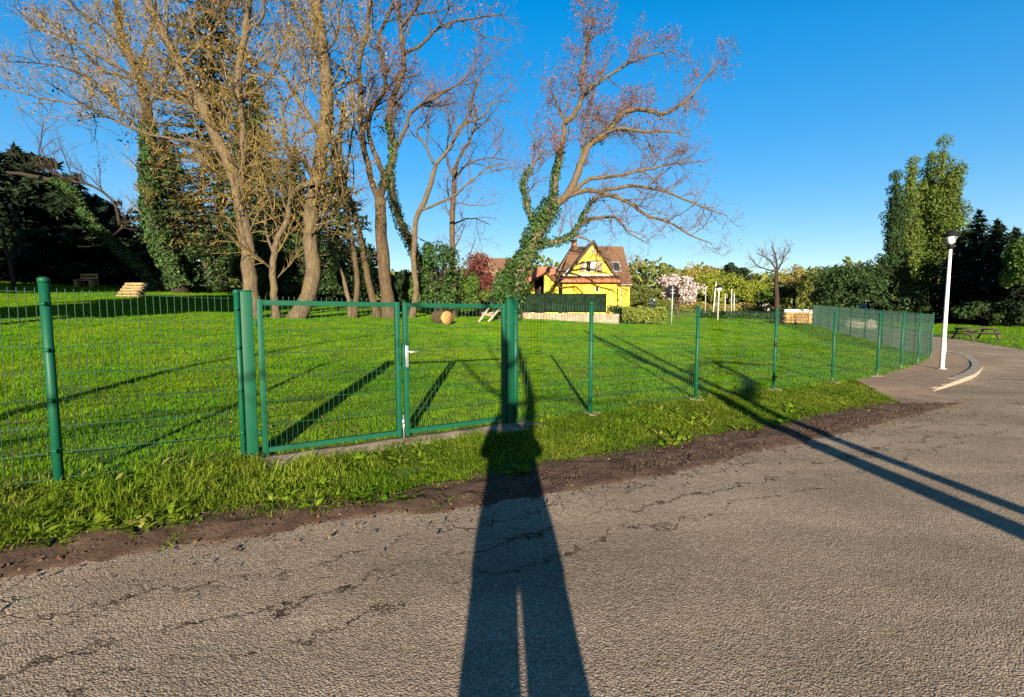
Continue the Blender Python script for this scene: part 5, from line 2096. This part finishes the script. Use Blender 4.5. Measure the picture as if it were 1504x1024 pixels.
# sawn log end lying on the lawn behind the right gate leaf
lp = hit(655, 477)
lg = empty('sawn_log', tuple(lp), 'fat round sawn log lying on the lawn, its pale end facing the road', 'log')
rl = 11.0 / F * lp.y
a = Acc()
dirl = np.array([-.6, .8, 0])
dirl /= np.linalg.norm(dirl)
c0 = np.array([lp.x + .05, lp.y, lp.z + rl * .92])
a.tubes([(np.array([c0, c0 + dirl * .35, c0 + dirl * .9]), np.array([rl, rl * 1.03, rl]))], 18, caps=False)
a.build('bark', MAT['bark'], lg, smooth=True)
a = Acc()
a.tubes([(np.array([c0 - dirl * .004, c0 + dirl * .01]), np.array([rl * .9, rl * .9]))], 18, caps=True)
a.build('sawn_face', MAT['log_face'], lg)

# leaning props / stakes against the wall
for i, (ua, va, ub, vb, lab) in enumerate(((703, 473, 722, 447, 'left leaning stake propped against the screened wall'), (717, 473, 738, 449, 'right leaning stake propped against the screened wall'))):
    p = hit(ua, va)
    q = P(ub, vb, p.y + .7)
    a = Acc()
    a.bar(tuple(p), tuple(q), .06, 7)
    tag(a.build('wooden_stake', MAT['shutter'], loc=tuple(p)), lab, 'stake', 'stakes propped against the wall')

# wooden things in the shade on the left
pb_ = hit(186, 437)
pt = empty('wooden_pallet', tuple(pb_), 'pale wooden pallet leaning upright on the lawn at the edge of the cedar shade', 'pallet')
wpx = 34 / F * pb_.y
hpx = 24 / F * pb_.y
for i in range(5):
    a = Acc()
    zz_ = hpx * (i + .5) / 5
    a.box((pb_.x + zz_ * .25, pb_.y + zz_ * .5, pb_.z + zz_ * .9 + .03), (wpx * (1 - .12 * i / 5), .035, hpx / 5 * .72), Matrix.Rotation(-.5, 3, 'X'))
    a.build('slat', MAT['wood'], pt)
for k_ in (-.42, 0, .42):
    a = Acc()
    c = np.array([pb_.x + wpx * k_, pb_.y, pb_.z])
    a.prism([c + [-.05, .06, 0], c + [.05, .06, 0], c + [.05 + hpx * .25, .06 + hpx * .5, hpx * .92], c + [-.05 + hpx * .25, .06 + hpx * .5, hpx * .92]],
            [c + [-.05, .16, 0], c + [.05, .16, 0], c + [.05 + hpx * .25, .16 + hpx * .5, hpx * .92], c + [-.05 + hpx * .25, .16 + hpx * .5, hpx * .92]])
    a.build('bearer', MAT['wood_grey'], pt)
pp = hit(206, 437)
a = Acc()
a.tubes([(np.array([(pp.x, pp.y, pp.z), (pp.x, pp.y, pp.z + .25), (pp.x, pp.y, pp.z + .5), (pp.x, pp.y, pp.z + .56)]), np.array([.16, .24, .27, .2]))], 14, caps=True)
tag(a.build('flower_pot', MAT['terracotta'], loc=tuple(pp)), 'round terracotta pot beside the leaning pallet', 'pot')


def bench(label, u, v, wpx_, mat, D=None, yaw=0.0, name='garden_bench'):
    p = hit(u, v) if D is None else P(u, v, D)
    gz = float(zxy(p.x, p.y))
    w = wpx_ / F * p.y
    root = empty(name, (p.x, p.y, gz), label, 'bench')
    R = Matrix.Rotation(yaw, 3, 'Z')

    def c(x, y, z):
        return np.array(tuple(R @ Vector((x, y, z)))) + np.array([p.x, p.y, gz])
    for i in range(3):
        a = Acc()
        a.box(c(0, -.18 + i * .18, .46), (w, .15, .05), R)
        a.build('slat', MAT[mat], root)
    for i in range(2):
        a = Acc()
        a.box(c(0, .3, .62 + i * .2), (w, .04, .14), R)
        a.build('slat', MAT[mat], root)
    for sx in (-1, 1):
        a = Acc()
        a.box(c(sx * w * .42, 0, .215), (.08, .5, .43), R)
        a.box(c(sx * w * .42, .345, .45), (.08, .05, .9), R)
        a.build('leg', MAT[mat], root)
    return root


bench('pale wooden bench in front of the dark cedar, far left', 126, 423, 26, 'wood')
bench('weathered wooden bench in the shade below the short crooked tree', 293, 425, 22, 'wood_grey')

# picnic table on the grass beyond the bend, shade put into its wood colour
p = hit(1430, 500)
pt = empty('picnic_table', tuple(p), 'weathered picnic table, darkened as if in shade, on the grass beyond the bend', 'table')
w = 1.5
for i in range(5):
    a = Acc()
    a.box((p.x, p.y - .32 + i * .16, p.z + .66), (w, .14, .04))
    a.build('plank', MAT['wood_dark_shaded'], pt)
for sy in (-.7, .7):
    a = Acc()
    a.box((p.x, p.y + sy, p.z + .44), (w, .26, .04))
    a.build('seat', MAT['wood_dark_shaded'], pt)
for sx in (-.7, .7):
    a = Acc()
    a.box((p.x + sx, p.y, p.z + .37), (.08, 1.5, .08))
    a.box((p.x + sx, p.y, p.z + .60), (.08, .75, .08))
    a.build('crossbar', MAT['wood_dark_shaded'], pt)
    for sy in (-1, 1):
        a = Acc()
        a.bar((p.x + sx + .085, p.y + sy * .65, p.z - .02), (p.x + sx + .085, p.y + sy * .25, p.z + .64), .05, 4)
        a.build('leg', MAT['wood_dark_shaded'], pt)

# grey stones on the ground seen through the back fence
for i, (u, v, w, lab) in enumerate(((1252, 494, 1.5, 'bigger rounded boulder seen through the fence by the back road'), (1276, 493, 1.0, 'smaller rounded boulder seen through the fence by the back road'))):
    p = P(u, v, 34)
    gz = float(zxy(p.x, p.y))
    bm = bmesh.new()
    bmesh.ops.create_icosphere(bm, subdivisions=3, radius=1)
    for vv in bm.verts:
        k_ = 1 + .25 * (float(vnoise(vv.co.x * 2 + i * 9, vv.co.y * 2 + vv.co.z * 1.7, 3)) - .5)
        vv.co = Vector((vv.co.x * w * .5 * k_, vv.co.y * w * .4 * k_, vv.co.z * .42 * k_ + .25))
    me = bpy.data.meshes.new('boulder')
    bm.to_mesh(me)
    bm.free()
    me.materials.append(MAT['wood_grey'])
    o = bpy.data.objects.new('boulder', me)
    o.location = (p.x, p.y, gz)
    COL.objects.link(o)
    tag(o, lab, 'boulder', 'boulders by the back road')

#@@BEHIND
# ------------------------------------------------------------------ what stands behind and beside the camera and throws its shade
def shade_tree(label, x, y, h, r, bottom, n, mat='leaf_dark', nclump=40, leaf=.35, trunk=.3):
    gz = float(zxy(x, y))
    root = empty('leafy_tree', (x, y, gz), label, 'tree', 'trees outside the picture')
    zc, rh = gz + (bottom + h) / 2, (h - bottom) / 2
    c = rng.normal(size=(nclump, 3))
    c /= np.linalg.norm(c, axis=1, keepdims=True)
    c *= (.3 + .6 * rng.random((nclump, 1)))
    cen = np.array([x, y, zc]) + c * np.array([r, r, rh])
    rad = np.repeat(.22 + .2 * rng.random((nclump, 1)), 3, 1) * np.array([r, r, rh])
    pts, d = clump_points(n, cen, rad, .2)
    a = Acc()
    a.leaves(pts, np.full(n, leaf), d)
    tag(a.build('crown', MAT[mat], root), kind='stuff')
    trunk_mb((x, y, gz - .1), (x, y, zc), trunk, trunk * .4, MAT['bark_dark'], root)


shade_tree('tall evergreen left of the camera shading the far lawn', -14.9, 2, 11, 3.1, 3.3, 9000)
shade_tree('evergreen further left of the camera shading the cedars', -26.2, 2.5, 12, 4.9, 3.4, 10000)
shade_tree('narrow evergreen behind the camera to the left', -13.2, -1, 9.0, 2.6, 4.6, 6000)
shade_tree('evergreen far right shading the foot of the poplars', 52, 26, 12, 6, 1.0, 5000)


def simple_bare(label, x, y, stems, cfgx, mat='bark'):
    gz = float(zxy(x, y))
    root = empty('bare_tree', (x, y, gz), label, 'tree', 'bare trees behind the camera')
    store = [[], [], []]
    for i, (pts, r0, r1, sp) in enumerate(stems):
        p = resample(np.array([(x + a_, y + b_, gz + c_) for a_, b_, c_ in pts]), 12)
        rad = np.linspace(r0, r1, 12)
        a = Acc()
        a.tubes([(p, rad)], 8, caps=True)
        a.build('trunk' if i == 0 else 'limb', MAT[mat], root, smooth=True)
        if sp:
            spawn(p, rad, 0, cfgx, store)
    a = Acc()
    for lv, k in ((0, 5), (1, 4)):
        if store[lv]:
            a.tubes(store[lv], k)
    if store[2]:
        a.tubes(store[2], 3)
    if store[0]:
        tag(a.build('branches', MAT['twig'], root), kind='stuff')


BC = dict(dens=[.9, .8], len=[1.6, .6], start=[.45, .3], rmin=.008, bias=(0, 0, .3), up=.05)
# straight behind the photographer: its trunk shadow runs over the gate post
simple_bare('slim bare tree straight behind the photographer', .10, -5.0, [
    ([(0, 0, -.1), (-.02, 0, 1.5), (.0, 0, 2.6), (0, 0, 3.6)], .085, .07, False),
    ([(0, 0, 1.8), (.22, 0, 2.3), (.38, 0, 2.8), (.4, 0, 4), (.36, 0, 5.2)], .1, .07, True),
    ([(0, 0, 2.9), (-.5, 0, 3.35), (-1.0, .1, 3.9), (-1.9, 0, 4.2)], .04, .015, False),
    ([(0, 0, 3.2), (.4, 0, 3.7), (.7, 0, 4.5)], .035, .015, False),
    ([(0, 0, 3.6), (-.3, 0, 4.2), (-.5, 0, 5.0)], .04, .015, True),
    ([(0, 0, 2.75), (.6, 0, 2.95), (1.4, 0, 2.85), (2.3, 0, 3.0)], .035, .015, False),
], BC)
# to the right: two stems whose shadows cross the road
simple_bare('twin-stemmed bare tree behind the camera to the right', 3.9, -4.5, [
    ([(0, 0, -.1), (-.02, 0, 2), (-.05, 0, 4.2), (-.1, .2, 6.6)], .175, .09, False),
    ([(.42, .1, -.1), (.4, .1, 2), (.42, 0, 3.6), (.9, 0, 6.2)], .12, .06, False),
    ([(0, 0, 3.2), (.9, 0, 3.8), (1.9, 0, 4.1)], .06, .03, True),
    ([(-.05, 0, 3.6), (-.3, 0, 4.6), (-.2, 0, 5.8)], .06, .03, True),
    ([(.42, 0, 2.9), (1.2, 0, 3.2), (1.75, 0, 3.5), (1.85, 0, 3.9), (3.4, 0, 4.0)], .1, .05, False),
    ([(1.8, 0, 3.6), (2.2, 0, 4.4), (2.3, 0, 5.2)], .05, .02, True),
], BC)
# left: light branch shadows over the near lawn
simple_bare('bare tree behind the camera to the left', -5.5, -7, [
    ([(0, 0, -.1), (.1, 0, 2), (0, 0, 4)], .1, .07, False),
    ([(0, 0, 2.4), (1.4, 0, 3.0), (3.2, 0, 3.4), (4.6, 0, 3.9)], .035, .012, True),
    ([(0, 0, 2.8), (-1.2, 0, 3.4), (-2.6, 0, 3.7)], .035, .012, True),
    ([(0, 0, 4), (.8, 0, 4.8), (1.6, 0, 5.6)], .06, .02, True),
], dict(BC, dens=[1.6, 1.4]))
# the photographer, whose shadow lies on the road
def ring_tube(rings, sides=20):
    a = Acc()
    ang = np.arange(sides) / sides * 2 * np.pi
    v = [np.stack([cx + rx * np.cos(ang), cy + ry * np.sin(ang), np.full(sides, z)], -1) for z, cx, cy, rx, ry in rings]
    n = len(rings)
    f = [(i * sides + k, i * sides + (k + 1) % sides, (i + 1) * sides + (k + 1) % sides, (i + 1) * sides + k) for i in range(n - 1) for k in range(sides)]
    a.add(np.vstack(v), f)
    a.f.setdefault(sides, []).append(np.array([list(range(sides))[::-1], list(range((n - 1) * sides, n * sides))]))
    return a


PX, PY = .09, -.42
gz = float(zxy(PX, PY))
person = empty('person', (PX, PY, gz), 'standing person in a dark coat and wide trousers holding up a phone', 'person')
verts, edges, rad = [], [], []


def jv(p, r_, prev=None):
    verts.append(p)
    rad.append(r_)
    if prev is not None:
        edges.append((prev, len(verts) - 1))
    return len(verts) - 1


pel = jv((0, 0, .93), .13)
w1 = jv((0, .01, 1.1), .12, pel)
ch = jv((0, .0, 1.3), .14, w1)
nk = jv((0, .01, 1.48), .055, ch)
n2 = jv((0, .02, 1.55), .052, nk)
h1 = jv((0, .03, 1.64), .088, n2)
h2 = jv((0, .02, 1.73), .08, h1)
for sx in (-1, 1):
    hp_ = jv((sx * .1, 0, .86), .1, pel)
    kn = jv((sx * .12, .02, .48), .065, hp_)
    an_ = jv((sx * .13, 0, .09), .045, kn)
    jv((sx * .15, .15, .04), .04, an_)
    sh = jv((sx * .17, 0, 1.41), .065, ch)
    el = jv((sx * .27, .14, 1.24), .045, sh)
    wr = jv((-.09 + sx * .1, .34, 1.50), .028, el)
    pm = jv((-.09 + sx * .088, .375, 1.56), .03, wr)
    for q in range(4):
        f1 = jv((-.09 + sx * .083, .385, 1.565 + q * .018), .009, pm)
        f2 = jv((-.09 + sx * .07, .402 + .004 * q % 2, 1.575 + q * .018), .008, f1)
    t1 = jv((-.09 + sx * .075, .36, 1.57), .011, pm)
    jv((-.09 + sx * .05, .385, 1.585), .009, t1)
me = bpy.data.meshes.new('body')
me.from_pydata([(x, y, z) for x, y, z in verts], edges, [])
bo = bpy.data.objects.new('body', me)
COL.objects.link(bo)
bo.parent = person
md = bo.modifiers.new('skin', 'SKIN')
md.name = "skin"
for i, r_ in enumerate(rad):
    me.skin_vertices[0].data[i].radius = (r_, r_)
me.skin_vertices[0].data[0].use_root = True
md2 = bo.modifiers.new('sub', 'SUBSURF')
md2.levels = md2.render_levels = 1
me.materials.append(MAT['skin'])
w3 = lambda rings: [(z + gz, x + PX, y + PY, rx, ry) for z, x, y, rx, ry in rings]
a = ring_tube(w3([(.70, 0, 0, .285, .17), (.85, 0, 0, .28, .165), (1.05, 0, 0, .25, .15), (1.25, 0, 0, .26, .155), (1.40, 0, 0, .23, .13), (1.47, 0, .005, .12, .09), (1.52, 0, .015, .075, .075)]))
for sx in (-1, 1):
    b_ = np.array([PX, PY, gz])
    a.tubes([(np.array([b_ + (sx * .18, .0, 1.40), b_ + (sx * .24, .07, 1.31), b_ + (sx * .275, .14, 1.24), b_ + (-.03 + sx * .2, .24, 1.37), b_ + (-.085 + sx * .115, .33, 1.49)]), np.array([.085, .08, .07, .06, .048]))], 12)
a.build('coat', MAT['cloth'], person, smooth=True)
a = Acc()
for sx in (-1, 1):
    b = ring_tube(w3([(.03, sx * .146, .02, .135, .15), (.3, sx * .144, .01, .13, .14), (.6, sx * .142, 0, .132, .14), (.76, sx * .138, 0, .138, .14), (.95, sx * .09, 0, .13, .13)]), 16)
    a.add(np.vstack(b.v), b.f[4][0])
tag(a.build('trousers', MAT['dark'], person, smooth=True))
for sx in (-1, 1):
    a = Acc()
    a.prism([(PX + sx * .14 + dx, PY + dy, gz + .004) for dx, dy in ((-.05, -.1), (.05, -.1), (.055, .1), (.03, .2), (-.03, .2), (-.055, .1))],
            [(PX + sx * .14 + dx * .8, PY + dy * .9, gz + .1 - .05 * max(0, dy) / .2) for dx, dy in ((-.05, -.1), (.05, -.1), (.055, .1), (.03, .2), (-.03, .2), (-.055, .1))])
    a.build('shoe', MAT['dark'], person, bevel=.012)
a = ring_tube(w3([(1.60, 0, -.045, .085, .07), (1.68, 0, -.02, .102, .105), (1.76, 0, .0, .095, .1), (1.81, 0, .01, .06, .065), (1.825, 0, .01, .02, .02)]))
a.build('hair', MAT['hair'], person, smooth=True)
a = Acc()
a.box((0, -.03, 1.58 + .0), (.15, .008, .075))
ph = a.build('phone', MAT['dark'], loc=(0, -.03, 1.58), bevel=.003)
tag(ph, 'dark phone held up in both hands by the standing person', 'phone')
